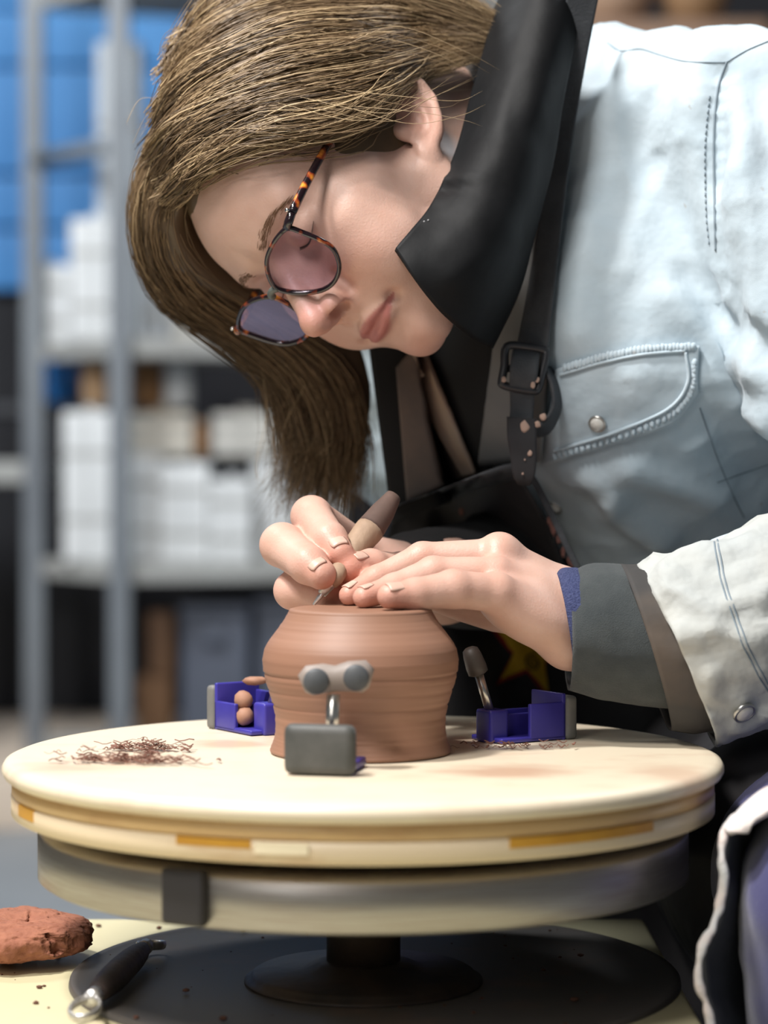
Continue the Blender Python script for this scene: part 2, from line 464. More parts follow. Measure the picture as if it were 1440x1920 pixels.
obj('lower_block', *box((P(288, 857, 4.62)[0], 4.66, (Z0 + P(0, 1270, 4.62)[2]) / 2), (.068, .09, P(0, 1270, 4.62)[2] - Z0), None, .006), mat('timber_red', (.17, .085, .035), .7, (.12, .06, .03), 9), wd)
obj('upper_block', *box((P(300, 857, 4.62)[0], 4.66, (P(0, 1270, 4.62)[2] + P(0, 1150, 4.62)[2]) / 2 + .001), (.05, .08, P(0, 1150, 4.62)[2] - P(0, 1270, 4.62)[2]), None, .006), mat('timber_dark', (.10, .05, .025), .7, (.14, .07, .03), 9), wd)
# behind the shoulder: a tan vessel shelf
r3 = thing('wall_shelf', 'brown wall shelf behind the denim shoulder', 'shelf', (P(1250, 40, 4.6)[0], 4.6, P(1250, 30, 4.6)[2]))
M_tan = mat('brown_shelf_board', (.30, .19, .13), .7, (.24, .15, .10), 4)
obj('board', *box((P(1240, 40, 4.6)[0], 4.75, P(0, 60, 4.6)[2]), (.42, .3, .05), None, .005), M_tan, r3)
for xx in (1120, 1350): obj('bracket', *box((P(xx, 40, 4.6)[0], 5.2, P(0, 75, 4.6)[2]), (.03, .68, .03), None, .004), M_tan, r3)
def vessel(px, r, d, m, label, h=.2):
    x = P(px, 0, d)[0]; z = P(0, 60, 4.6)[2] + .0255
    t = obj('vessel', *lathe([(r * .6, 0), (r, h * .4), (r * .9, h * .7), (r * .45, h * .92), (r * .5, h), (r * .4, h), (r * .35, h * .9)], (x, d, z), 40), m)
    return tag(t, label, 'vessel', 'vessels on the wall shelf')
M_tan2 = mat('tan_bisque', (.46, .30, .20), .8, (.38, .25, .17), 8)
vessel(1150, .085, 4.7, M_tan2, 'round tan bisque vessel on the brown wall shelf')
vessel(1300, .075, 4.72, mat('brown_bisque', (.30, .17, .08), .7, (.36, .22, .12), 8), 'brown bisque vessel at the end of the wall shelf')
# ------------------------------------------------------------------ wheel table, wheel, trimming grip, pot
WX, WD = -.0114, 1.30
ZP = CAMZ - .1635            # top of the grip's plate
ZT = CAMZ - .2925            # table top
def stained(name, base, dirt, rough, spots, scale=14, amt=.5, streak=(1, 1, 1)):
    """plastic with clay smears: broad faint noise plus smears of given place and size (object space)"""
    m = bpy.data.materials.new(name); m.use_nodes = True; nt = m.node_tree; b = nt.nodes['Principled BSDF']
    b.inputs['Roughness'].default_value = rough
    tc = nt.nodes.new('ShaderNodeTexCoord')
    mp = nt.nodes.new('ShaderNodeMapping'); mp.inputs['Scale'].default_value = streak; nt.links.new(tc.outputs['Object'], mp.inputs[0])
    n = nt.nodes.new('ShaderNodeTexNoise'); n.inputs['Scale'].default_value = scale; n.inputs['Detail'].default_value = 6; n.inputs['Roughness'].default_value = .62
    nt.links.new(mp.outputs[0], n.inputs[0])
    def ramp(src, lo, hi, top=1.0):
        r = nt.nodes.new('ShaderNodeMapRange'); r.inputs[1].default_value = lo; r.inputs[2].default_value = hi; r.inputs[4].default_value = top
        nt.links.new(src, r.inputs[0]); return r.outputs[0]
    fac = ramp(n.outputs['Fac'], .52, .75, amt)
    for (cx, cy, rx, ry, ang, st) in spots:
        q = nt.nodes.new('ShaderNodeMapping'); q.vector_type = 'TEXTURE'
        q.inputs['Location'].default_value = (cx, cy, 0); q.inputs['Rotation'].default_value = (0, 0, ang); q.inputs['Scale'].default_value = (rx, ry, 1e3)
        nt.links.new(tc.outputs['Object'], q.inputs[0])
        ln = nt.nodes.new('ShaderNodeVectorMath'); ln.operation = 'LENGTH'; nt.links.new(q.outputs[0], ln.inputs[0])
        a = nt.nodes.new('ShaderNodeMath'); a.operation = 'MULTIPLY_ADD'; a.inputs[1].default_value = 1.6; a.inputs[2].default_value = -.8
        nt.links.new(n.outputs['Fac'], a.inputs[0])
        s = nt.nodes.new('ShaderNodeMath'); s.operation = 'ADD'; nt.links.new(ln.outputs['Value'], s.inputs[0]); nt.links.new(a.outputs[0], s.inputs[1])
        e = ramp(s.outputs[0], 1.0, .35, st)
        mx = nt.nodes.new('ShaderNodeMath'); mx.operation = 'MAXIMUM'; nt.links.new(fac, mx.inputs[0]); nt.links.new(e, mx.inputs[1]); fac = mx.outputs[0]
    c = nt.nodes.new('ShaderNodeMix'); c.data_type = 'RGBA'; c.inputs[6].default_value = (*base, 1); c.inputs[7].default_value = (*dirt, 1)
    nt.links.new(fac, c.inputs[0]); nt.links.new(c.outputs[2], b.inputs['Base Color'])
    return m
def loc_on(px, py, z):
    p = PZ(px, py, z); return p[0] - WX, p[1] - WD
# table
TX0, TX1, TY0, TY1 = -.62, .165, .90, 1.487
table = thing('wheel_table', 'cream yellow wheel table with clay crumbs under the spinning grip', 'table', ((TX0 + TX1) / 2, (TY0 + TY1) / 2, 0))
M_table = stained('table_cream', (.60, .55, .35), (.50, .30, .22), .45, [], 9, .5)
obj('table_top', *box(((TX0 + TX1) / 2, (TY0 + TY1) / 2, ZT - .0125), (TX1 - TX0, TY1 - TY0, .025), None, .004), M_table, table)
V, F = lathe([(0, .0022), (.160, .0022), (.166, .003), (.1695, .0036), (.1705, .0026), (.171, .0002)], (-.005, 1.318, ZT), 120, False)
obj('shade_disc', V, F, stained('shade_disc_grey', (.105, .095, .088), (.20, .12, .085), .5, [], 16, .6), table)  # dark disc in the wheel's shadow outline, darkens the table there
M_frame = mat('table_frame_steel', (.10, .11, .13), .5)
for x in (TX0 + .05, TX1 - .05):
    for y in (TY0 + .05, TY1 - .05):
        obj('leg', *box((x, y, (ZT - .025) / 2), (.04, .04, ZT - .025), None, .003), M_frame, table)
# wheel
wheel = thing('potters_wheel', 'aluminium potter wheel head turning on a dark shaft above the table', 'wheel', (WX, WD, ZT))
M_alu = mat('brushed_aluminium', (.40, .39, .38), .42, (.31, .28, .26), 30, 0, None, .85, .5, (1, 1, 60))
M_iron = mat('clay_stained_iron', (.022, .017, .016), .5, (.05, .032, .024), 40, .3, 80)
rw = .1787
obj('wheel_head', *lathe([(0, ZP - .066), (rw - .003, ZP - .066), (rw, ZP - .064), (rw, ZP - .041), (rw - .002, ZP - .039), (0, ZP - .039)], (WX, WD, 0), 160, False), M_alu, wheel)
obj('shaft', *lathe([(.0205, ZT + .012), (.0205, ZP - .066)], (WX + .0, WD, 0), 48), M_iron, wheel)
obj('flange', *lathe([(.066, ZT + .0023), (.066, ZT + .0035), (.0635, ZT + .0042), (.062, ZT + .0065), (.060, ZT + .0078), (.034, ZT + .0095), (.026, ZT + .013), (.0205, ZT + .014)], (WX, WD, 0), 96), M_iron, wheel)
a = math.radians(242)
cl = np.array([WX + math.cos(a) * (rw + .005), WD + math.sin(a) * (rw + .005), ZP - .050])
Rz = np.array([[math.cos(a), -math.sin(a), 0], [math.sin(a), math.cos(a), 0], [0, 0, 1]])
obj('dark_block', *box(cl - np.array([math.cos(a), math.sin(a), 0]) * .002, (.008, .024, .028), Rz, .003), mat('block_black', (.02, .018, .022), .6), wheel)  # small dark block set on the wheel head's side
# grip
grip = thing('trimming_grip', 'cream plastic trimming grip disc smeared with clay on the wheel head', 'grip', (WX, WD, ZP - .039))
RG, RL = .1977, .1925
sp = [(*loc_on(955, 1445, ZP), .044, .034, 0, .62), (*loc_on(240, 1425, ZP), .040, .030, .15, .62), (*loc_on(130, 1440, ZP), .040, .028, -.25, .45), (*loc_on(1270, 1450, ZP), .03, .05, .3, .42),
      (*loc_on(560, 1385, ZP), .04, .05, 0, .38), (*loc_on(430, 1395, ZP), .03, .03, 0, .5), (*loc_on(880, 1388, ZP), .03, .02, 0, .4)]
M_cream = stained('grip_plastic_top', (.71, .62, .47), (.46, .23, .14), .38, sp, 18, .30, (1, 2.2, 1))
M_cream2 = stained('grip_plastic_rim', (.70, .57, .39), (.46, .24, .11), .4, [], 8, .8, (1, 1, 3))
M_amber = mat('amber_slot_plastic', (.62, .33, .04), .35, (.50, .24, .03), 20)
plate = lathe([(0, 0), (.186, 0), (.193, -.0003), (.1962, -.0016), (RG, -.0042), (RG, -.0062), (.1965, -.0085), (.1945, -.0098), (0, -.0098)], (0, 0, 0), 192, False)
po = obj('top_plate', plate[0] + np.array([WX, WD, ZP]), plate[1], M_cream, grip, loc=(WX, WD, ZP))
adopt(po, grip)
# spiral slots' rims on the plate and the ring below with its amber windows
M_band = stained('grip_plastic_band', (.60, .40, .19), (.36, .17, .07), .4, [], 9, .9, (1, 1, 4))
obj('upper_ring', *lathe([(.150, -.0100), (RL, -.0100), (RL, -.0178), (RL - .0012, -.0184), (.150, -.0184)], (WX, WD, ZP), 192, False), M_band, grip)
rg = obj('lower_ring', *lathe([(.150, -.0185), (RL - .0010, -.0185), (RL + .0003, -.0192), (RL + .0003, -.0288), (RL - .002, -.0300), (.150, -.0300)], (WX, WD, ZP), 192, False), M_cream2, grip)
obj('support_ring', *lathe([(.128, -.039), (.134, -.039), (.134, -.030), (.128, -.030)], (WX, WD, ZP), 96, False), M_cream2, grip)
def arc_slot(px0, px1, z0, z1, m, name, out=.0006):
    def ang(px):
        best = min(np.linspace(math.pi, 2 * math.pi, 1440), key=lambda t: abs((720 + FPX * (WX + RL * math.cos(t)) / (WD + RL * math.sin(t))) - px)); return best
    a0, a1 = ang(px0), ang(px1); n = 24; V = []; F = []
    for i in range(n + 1):
        t = a0 + (a1 - a0) * i / n
        for r in (RL - .004, RL + out):
            for z in (z0, z1): V.append((WX + r * math.cos(t), WD + r * math.sin(t), ZP + z))
    for i in range(n):
        b = 4 * i
        for (p, q) in ((0, 1), (1, 3), (3, 2), (2, 0)): F.append([b + p, b + q, b + 4 + q, b + 4 + p])
    F += [[0, 2, 3, 1], [4 * n + k for k in (0, 1, 3, 2)]]
    return obj(name, V, F, m, grip, smooth=False)
for px0, px1, zt_, zb_ in ((955, 1225, -.0186, -.0235), (34, 62, -.0186, -.0245), (330, 470, -.0186, -.0225)):
    arc_slot(px0, px1, zb_, zt_, M_amber, 'slot_window')
arc_slot(478, 578, -.0245, -.0192, mat('pale_tab_plastic', (.86, .76, .55), .4), 'rim_tab', .0016)
# sliders
M_violet = mat('violet_blue_plastic', (.035, .029, .24), .34, (.045, .038, .30), 30)
M_pad = mat('grey_rubber_pad', (.12, .125, .12), .55, (.17, .165, .155), 60)
M_rod = mat('steel_rod', (.62, .60, .56), .28, None, metal=.95)
M_tip = mat('dark_rubber_tip', (.055, .046, .04), .5, (.08, .068, .06), 60)
def slider(px, py, name='slider', kind='arm', size=1.0):
    """a sliding jaw: foot, hollow bucket of violet plastic, grey bumper, rod and rubber tip; its axis points to the wheel centre"""
    p = PZ(px, py, ZP); v = np.array([WX - p[0], WD - p[1], 0]); v /= np.linalg.norm(v)
    w = np.array([-v[1], v[0], 0]); R = np.stack([v, w, [0, 0, 1]], 1)
    def loc(x, y, z): return p + R @ np.array([x, y, z]) * size
    t = bpy.data.objects.new(name, None); COL.objects.link(t); t.location = p; t.empty_display_size = .01; adopt(t, grip); t.location = p
    def part(n_, vf, m):
        o = obj(n_, vf[0], vf[1], m); o.parent = t; o.matrix_parent_inverse = Matrix.Translation(p).inverted(); return o
    return t, p, R, loc, part
def rbox(loc, R, c, s, bev=.0015): return box(loc(*c), s, R, bev)
# right-hand slider: bucket seen from the side, long rod leaning to the pot
def bucket(loc, R, part, L=.046, W=.03, H=.027):
    th = .0028
    part('bucket', merge(box(loc(-L * .5, 0, th / 2 + .0005), (L, W, th), R, .001), box(loc(-L + th / 2, 0, H / 2), (th, W, H), R, .001),
        box(loc(-L * .72, W / 2 - th / 2, H * .42), (L * .56, th, H * .8), R, .001), box(loc(-L * .72, -W / 2 + th / 2, H * .32), (L * .56, th, H * .6), R, .001),
        box(loc(-L * .5, 0, H * .30), (L * .9, th, H * .55), R, .001)), M_violet)
    part('rod_socket', box(loc(-.004, 0, .0095), (.013, W * .5, .019), R, .002), M_violet)
    part('bumper', box(loc(-L - .0035, 0, H * .47), (.008, W * 1.12, H * .94), R, .003), M_pad)
t1, p1, R1, loc1, part1 = slider(912, 1392)
def tilt_slider(R, deg):
    a = math.radians(deg); Z = np.array([[math.cos(a), -math.sin(a), 0], [math.sin(a), math.cos(a), 0], [0, 0, 1]]); return Z @ R
bucket(loc1, R1, part1)
a0 = loc1(-.003, 0, .016); d1 = a0[1]; tipb = P(897, 1262, d1 - .002); tipt = P(880, 1214, d1 - .003)
part1('rod', tube(np.array([a0, tipb]), .0026, 12), M_rod)
ax = (tipt - tipb)
part1('rubber_tip', tube(np.array([tipb - ax * .06, tipb, tipb + ax * .25, tipb + ax * .7, tipb + ax * .92, tipb + ax]), [.0040, .0058, .0060, .0053, .0045, .0026], 8), M_tip)
t2, p2, R2, loc2, part2 = slider(512, 1378)
bucket(loc2, R2, part2, .044, .03, .028)
part2('rod', tube(np.array([loc2(-.003, 0, .016), loc2(.012, 0, .040)]), .0026, 12), M_rod)
q0 = loc2(.012, 0, .040); 
part2('rubber_tip', tube(np.array([loc2(.0115, 0, .039), loc2(.0135, 0, .043), loc2(.0155, 0, .052), loc2(.016, 0, .055)]), [.0045, .0058, .0052, .003], 8), M_tip)
# front slider: seen end on, a grey bumper block, a rod and a cross-piece with two round pads
pf = PZ(597, 1456, ZP); t3, p3, R3, loc3, part3 = slider(597, 1456)
part3('bumper', rbox(loc3, R3, (.004, 0, .0135), (.010, .0375, .0262), .005), mat('grey_rubber_block', (.052, .054, .05), .55, (.08, .08, .075), 50))
part3('bucket', merge(rbox(loc3, R3, (.026, 0, .003), (.036, .030, .005)), rbox(loc3, R3, (.030, 0, .012), (.024, .010, .016))), M_violet)
dr = loc3(.028, 0, 0)[1]
rb0 = P(622, 1372, dr); rb1 = P(625, 1302, dr)
part3('rod', tube(np.array([rb0 - [0, 0, .006], rb1]), .0036, 14), M_rod)
cxm = P(630, 1276, dr)
wv = np.array([1, 0, .03])
M_cross = mat('grey_cross_piece', (.24, .20, .175), .5, (.29, .24, .21), 30)
cp = tube(np.array([P(566, 1282, dr), P(580, 1276, dr), P(608, 1272, dr), P(630, 1272, dr), P(655, 1268, dr), P(683, 1268, dr), P(697, 1272, dr)]), [.0050, .0080, .0078, .0068, .0080, .0086, .0052], 16, flat=.8, up=(0, -1, 0))
part3('cross_piece', cp, M_cross)
M_pad3 = mat('slate_round_pad', (.055, .06, .066), .55, (.08, .085, .09), 50)
for px_, py_ in ((593, 1278), (668, 1271)):
    c_ = P(px_, py_, dr - .0062)
    V, F = lathe([(0, 0), (.0056, 0), (.0068, .0012), (.0068, .005)], (0, 0, 0), 24, False)
    V = np.stack([V[:, 0], V[:, 2] - .002, V[:, 1]], 1); part3('round_pad', (V + c_, F), M_pad3)
# clay in the bucket of the rear slider and crumbs
M_clay = mat('brown_clay', (.29, .125, .068), .62, (.24, .10, .055), 60, .15, 300)
M_clayd = mat('dry_red_clay', (.33, .13, .075), .85, (.26, .095, .055), 90, .6, 260)
M_crumb = mat('dark_clay_crumb', (.12, .05, .03), .8)
M_lumps = mat('pale_clay_lump', (.36, .19, .12), .7, (.28, .14, .09), 80)
def ico(c, r, sub=2, nz=.15, seed=0, sc=60, squash=(1, 1, 1)):
    bm = bmesh.new(); bmesh.ops.create_icosphere(bm, subdivisions=sub, radius=1)
    V = np.array([v.co[:] for v in bm.verts]); F = [[v.index for v in f.verts] for f in bm.faces]; bm.free()
    V = V * np.asarray(squash); n = noise3(V, 1.7, seed, 2); V = V * (1 + nz * n)[:, None]
    return V * r + np.asarray(c), F
for i, (x, y, z, r) in enumerate(((-.030, -.007, .0095, .0062), (-.020, -.008, .0095, .0058), (-.0255, .008, .0092, .0058), (-.025, -.0055, .0185, .0058))):
    o = obj('clay_lump', *ico(loc2(x, y, z), r, 2, .12, i), M_lumps)
    tag(o, ('round clay lump at the outer wall of the violet slider cup', 'round clay lump at the socket side of the violet cup', 'clay lump at the back of the heap in the violet cup', 'topmost clay lump of the heap in the violet cup')[i], 'clay', 'clay lumps in the slider cup')
o = obj('clay_lump', *ico(loc2(-.026, .003, .0298), .0055, 2, .2, 9, squash=(1.4, 1.1, .5)), M_lumps); tag(o, 'flat clay scrap lying on the rim of the violet slider cup', 'clay')
# pot
pot_prof = [(1141, 0), (1141, 30), (1141, 90), (1140, 126), (1142, 133), (1152, 138), (1172, 150), (1195, 167), (1215, 179), (1235, 183.3), (1255, 183), (1272, 180), (1290, 175), (1312, 168), (1335, 162.5), (1358, 160), (1378, 160.5), (1392, 163), (1404, 167.5), (1412, 170), (1416, 169), (1417, 165), (1417, 0)]
zpt, zpb = P(676, 1141, WD)[2], ZP + .0004
pr = [(x * WD / FPX, zpt + (zpb - zpt) * (y - 1141) / (1417 - 1141)) for y, x in pot_prof]
pr = np.array(pr); core = catmull(pr[4:21], 90)
pr = np.vstack([pr[:4], core, pr[21:]])
rng2 = np.random.default_rng(3); g = np.zeros(len(pr)); g[6:92] = rng2.normal(0, .00007, 86)
for gi, ga in ((40, -.0008), (41, -.0003), (50, -.0005), (57, -.0006), (62, -.0004), (33, .0003)): g[gi] += ga
pr[:, 0] = np.maximum(pr[:, 0] + g, 0)
V, F = lathe(pr[::-1], (P(676, 1141, WD)[0], WD, 0), 160, False)
M_potclay = mat('leather_hard_clay', (.30, .158, .102), .55, (.25, .128, .080), 14, .12, 30, stretch=(.15, .15, 14))
pot = obj('clay_pot', V, F, M_potclay); tag(pot, 'brown leather-hard clay pot upside down on the grip disc', 'pot')
# clay shavings on the plate
def shavings(cpx, cpy, spread, n, seed, lmax=.012):
    rng = np.random.default_rng(seed); parts = []
    c = PZ(cpx, cpy, ZP)
    for i in range(n):
        x = c[0] + rng.normal(0, spread[0]); y = c[1] + rng.normal(0, spread[1])
        if (x - WX) ** 2 + (y - WD) ** 2 > .19 ** 2 or (x - WX) ** 2 + (y - WD) ** 2 < .052 ** 2: continue
        L = rng.uniform(.003, lmax); a = rng.normal(-.2, .5); k = 5; t = np.linspace(-.5, .5, k)
        h = abs(rng.normal(0, .0022)); 
        path = np.stack([x + L * t * math.cos(a), y + L * t * math.sin(a), ZP + .0006 + h + .0014 * np.cos(t * 6 + rng.uniform(0, 6)) * .5 + .0007], 1)
        parts.append(tube(path, rng.uniform(.0003, .0009), 4, flat=.4))
    return merge(*parts)
M_shav = mat('clay_shaving', (.25, .12, .085), .8, (.17, .075, .05), 200)
for (cx_, cy_, sp_, n_, sd_) in ((275, 1408, (.011, .006), 90, 1), (215, 1428, (.016, .007), 80, 2), (300, 1434, (.012, .005), 40, 3)):
    o = obj('clay_shavings', *shavings(cx_, cy_, sp_, n_, sd_), M_shav)
    tag(o, ('loose heap of curled clay shavings on the cream disc', 'thin trail of clay shavings toward the disc edge', 'few clay shavings beside the heap')[sd_ - 1], 'clay shavings', kind='stuff')
o = obj('clay_shavings', *shavings(960, 1405, (.016, .003), 40, 5, .006), M_shav); tag(o, 'scatter of clay shavings in front of the slider cup', 'clay shavings', kind='stuff')
# on the table: clay disc, loop tool, crumbs
cpos = PZ(46, 1803, ZT)
V, F = ico((0, 0, 0), 1, 6, 0, 0)
V = np.array(V); rr = np.hypot(V[:, 0], V[:, 1])
V[:, 2] = np.sign(V[:, 2]) * np.abs(V[:, 2]) ** .6
V = V * np.array([.043, .043, .0120]); 
V[:, 2] -= np.where(V[:, 2] > 0, .004 * np.exp(-(rr / .35) ** 2), 0)
N_ = V / np.linalg.norm(V, axis=1)[:, None]
V = V + N_ * (.0022 * noise3(V, 70, 4, 3) + .0012 * noise3(V, 260, 5, 2) + .0008 * noise3(V, 700, 6, 1) - .0040 * (noise3(V, 95, 14, 1) > .62))[:, None]
V[:, 2] -= V[:, 2].min()
o = obj('clay_disc', V + cpos + np.array([-.004, .0, 0]), F, M_clayd); tag(o, 'thick crumbly red clay disc lying on the table', 'clay')
ta, tb = PZ(176, 1868, ZT + .012), PZ(270, 1778, ZT + .012)
tool2 = thing('loop_tool', 'dark handled loop tool with silver ends lying on the table', 'trimming tool', (*((ta + tb) / 2)[:2], ZT))
dv = (tb - ta) / np.linalg.norm(tb - ta)
mp_ = [ta + (tb - ta) * t for t in np.linspace(0, 1, 9)]
obj('handle', *tube(np.array(mp_), [.004, .0062, .0074, .0078, .0078, .0076, .0072, .006, .004], 14), mat('dark_tool_handle', (.035, .028, .028), .55, (.07, .05, .045), 50, .3, 200), tool2)
M_silver = mat('scratched_steel', (.72, .71, .70), .35, (.5, .48, .46), 200, .3, 300, .8)
for e, s_ in ((ta, -1), (tb, 1)):
    obj('ferrule', *tube(np.array([e - dv * s_ * .004, e + dv * s_ * .006]), .0046, 12), M_silver, tool2)
    sd = np.cross(dv, [0, 0, 1]); L = .026
    lp = [e + dv * s_ * .004 + sd * .002] + [e + dv * s_ * (.006 + L * (1 - math.cos(t)) / 2) + sd * .0075 * math.sin(t) - np.array([0, 0, .004]) * (1 - math.cos(t)) / 2 for t in np.linspace(.5, 2 * math.pi - .5, 15)] + [e + dv * s_ * .004 - sd * .002]
    obj('loop', *tube(np.array(lp), .0011, 8, flat=2.2), M_silver, tool2)
rng = np.random.default_rng(11); crumbs = []
for i in range(90):
    x = rng.uniform(-.24, .15); y = rng.uniform(1.12, 1.46)
    if math.hypot(x - WX, y - WD) < .07: continue
    r = abs(rng.normal(.0004, .0007)) + .0003
    crumbs.append(ico((x, y, ZT + r * .65 + (.0030 if math.hypot(x + .005, y - 1.318) < .172 else 0)), r, 1, .3, i, squash=(1.3, 1, .7)))
o = obj('clay_crumbs', *merge(*crumbs), M_crumb); tag(o, 'scattered dark clay crumbs on the yellow table', 'crumbs', kind='stuff')
BODY_VOX = .0013
# ------------------------------------------------------------------ the potter: body (one continuous skin surface)
HS = .9124                                  # head scale
HO = np.array([-.01387, 1.46, CAMZ + .1571])  # middle of the head between the ears
HM = np.array([[-.31427, -.40972, -.85637], [.79445, -.60732, -.00098], [-.51969, -.68065, .51637]])   # columns: her right, forward, up
def HW(p): return HO + HS * (np.asarray(p, float) @ HM.T)
def HL(p): return ((np.asarray(p, float) - HO) @ HM) / HS
person = thing('person', 'woman in pale denim jacket and black apron bending over the clay pot', 'person', (.30, 1.62, 0))

def sym(f):
    def g(p):
        q = p.copy(); q[:, 0] = np.abs(q[:, 0]); return f(q)
    return g
def rotx(d):
    a = math.radians(d); return np.array([[1, 0, 0], [0, math.cos(a), -math.sin(a)], [0, math.sin(a), math.cos(a)]])
def rotz(d):
    a = math.radians(d); return np.array([[math.cos(a), -math.sin(a), 0], [math.sin(a), math.cos(a), 0], [0, 0, 1]])
def roty(d):
    a = math.radians(d); return np.array([[math.cos(a), 0, math.sin(a)], [0, 1, 0], [-math.sin(a), 0, math.cos(a)]])
body = Solid()
def ha(f, k=.006, s=True): body.add(s_xform(sym(f) if s else f, HM, HO, HS), k * HS)
def hc(f, k=.004, s=True): body.cut(s_xform(sym(f) if s else f, HM, HO, HS), k * HS)
# skull and face masses (local: x her right, y forward, z up; metres)
ha(s_ell((0, -.014, .050), (.0735, .094, .085)), .01, False)
ha(s_ell((0, .030, .050), (.062, .0625, .050)), .02, False)          # forehead
ha(s_ell((0, .028, -.010), (.060, .056, .060)), .02, False)         # face block
ha(s_ell((.044, .044, .000), (.021, .030, .017)), .018)             # cheekbone
ha(s_ell((.034, .055, -.030), (.027, .028, .034)), .018)            # cheek
ha(s_ell((0, .059, -.046), (.032, .029, .030)), .016, False)        # muzzle
ha(s_chain([(.055, -.004, -.030), (.050, .004, -.055), (.030, .046, -.076), (.010, .064, -.082)], [.014, .0135, .0125, .0125]), .020)   # jaw
ha(s_ell((0, .0655, -.079), (.0180, .0160, .0150)), .012, False)     # chin
ha(s_ell((0, .034, -.060), (.040, .038, .028)), .018, False)        # under the mouth
ha(s_cap((.010, .083, .036), (.040, .070, .038), .0075, .0070), .014)   # brow
hc(s_ell((.031, .093, .018), (.017, .015, .0125)), .014)            # socket
ha(s_ell((.031, .0695, .019), (.0150, .0135, .0130)), .004)         # lids over the eyeball
hc(s_chain([(.0185, .0830, .0165), (.026, .0862, .0125), (.036, .0846, .0125), (.0445, .0775, .0165)], [.0006, .0009, .0009, .0006]), .0012)   # lid line
# nose
ha(s_cap((0, .079, .030), (0, .1085, -.014), .0066, .0072), .010, False)
ha(s_cap((0, .072, .008), (0, .086, -.020), .012, .0150), .012, False)
ha(s_ell((0, .1110, -.0185), (.0090, .0098, .0088)), .006, False)
ha(s_ell((.0115, .0965, -.0225), (.0068, .0105, .0082)), .0045)
ha(s_cap((0, .1085, -.0250), (0, .090, -.0290), .0040, .0042), .004, False)
hc(s_ell((.0096, .0985, -.0285), (.0060, .0095, .0078), rotx(-14) @ rotz(-18)), .0022)
hc(s_cap((.0205, .083, -.014), (.0195, .087, -.026), .0014, .0016), .006)      # wing crease
# mouth
hc(s_cap((0, .0945, -.034), (0, .0945, -.044), .0022, .0026), .006, False)     # philtrum
ha(s_chain([(.0245, .0765, -.0520), (.014, .0855, -.0490), (.005, .0895, -.0470), (0, .0895, -.0476)], [.0018, .0032, .0038, .0037]), .0040)
ha(s_chain([(.0235, .0755, -.0535), (.013, .0842, -.0565), (0, .0866, -.0577)], [.0018, .0036, .0045]), .0040)
hc(s_chain([(.0255, .0790, -.0527), (.014, .0890, -.0524), (.006, .0930, -.0517), (0, .0935, -.0524)], [.0012, .0016, .0017, .0016]), .0014)
hc(s_ell((.0275, .0795, -.0530), (.0040, .0040, .0040)), .006)
hc(s_ell((0, .0915, -.0685), (.015, .0060, .0042)), .008, False)               # above the chin
# ear (set back and standing off)
def EARP(x, y, z):   # ear plane: tilted back and turned outwards
    b = np.array([.0665, -.019, .000]); return b + np.array([.0005 + .24 * max(0, -y) , 0, 0]) + rotx(30) @ np.array([x, y + .006, z])
ear_rim = [(.0, .004, .012), (.001, -.001, .024), (.002, -.010, .0315), (.002, -.021, .030), (.002, -.029, .020), (.001, -.0305, .006), (.000, -.026, -.008), (.000, -.018, -.018), (-.001, -.010, -.0245)]
rimw = [EARP(*p) for p in ear_rim]
ha(s_ell(EARP(0, -.013, .003), (.0042, .0175, .028), rotx(30) @ rotz(13)), .004)
ha(s_chain(rimw, [.0026, .0030, .0034, .0036, .0036, .0034, .0032, .0034, .0038]), .003)
ha(s_chain([EARP(0, -.010, .020), EARP(.0005, -.019, .012), EARP(.0005, -.0205, .000), EARP(0, -.015, -.010)], [.002, .0026, .0026, .0026]), .003)
ha(s_ell(EARP(-.001, -.008, -.0255), (.0038, .0075, .0085)), .004)             # lobe
ha(s_ell(EARP(.001, .001, -.006), (.0042, .0048, .0060)), .004)                # tragus
hc(s_ell(EARP(.0052, -.0095, -.001), (.0050, .0075, .0115), rotx(30)), .003)             # bowl
# neck and hidden trunk
NB = P(1050, 430, 1.640)
body.add(s_cap(HW((0, -.025, -.030)), P(1000, 330, 1.585), .048, .046), .02)
body.add(s_cap(P(1000, 330, 1.585), NB, .046, .042), .02)
PEL = np.array([.34, 1.86, .50])
body.add(s_cap(NB, P(1200, 900, 1.76), .05, .06), .02); body.add(s_cap(P(1200, 900, 1.76), PEL, .06, .07), .02)
SHN, SHF = P(1345, 240, 1.48), P(690, 340, 1.71)
ELN, WRN = P(1790, 1010, 1.41), P(1066, 1164, 1.345)
ELF, WRF = P(1040, 1040, 1.66), P(830, 1088, 1.470)
body.add(s_cap(NB, SHN, .030, .030), .02); body.add(s_cap(NB, SHF, .030, .030), .02)
body.add(s_cap(SHN, ELN, .034, .030), .02); body.add(s_cap(SHF, ELF, .034, .030), .02)
body.add(s_cap(HW((0, -.060, .005)), P(965, 250, 1.575), .044, .050), .02)
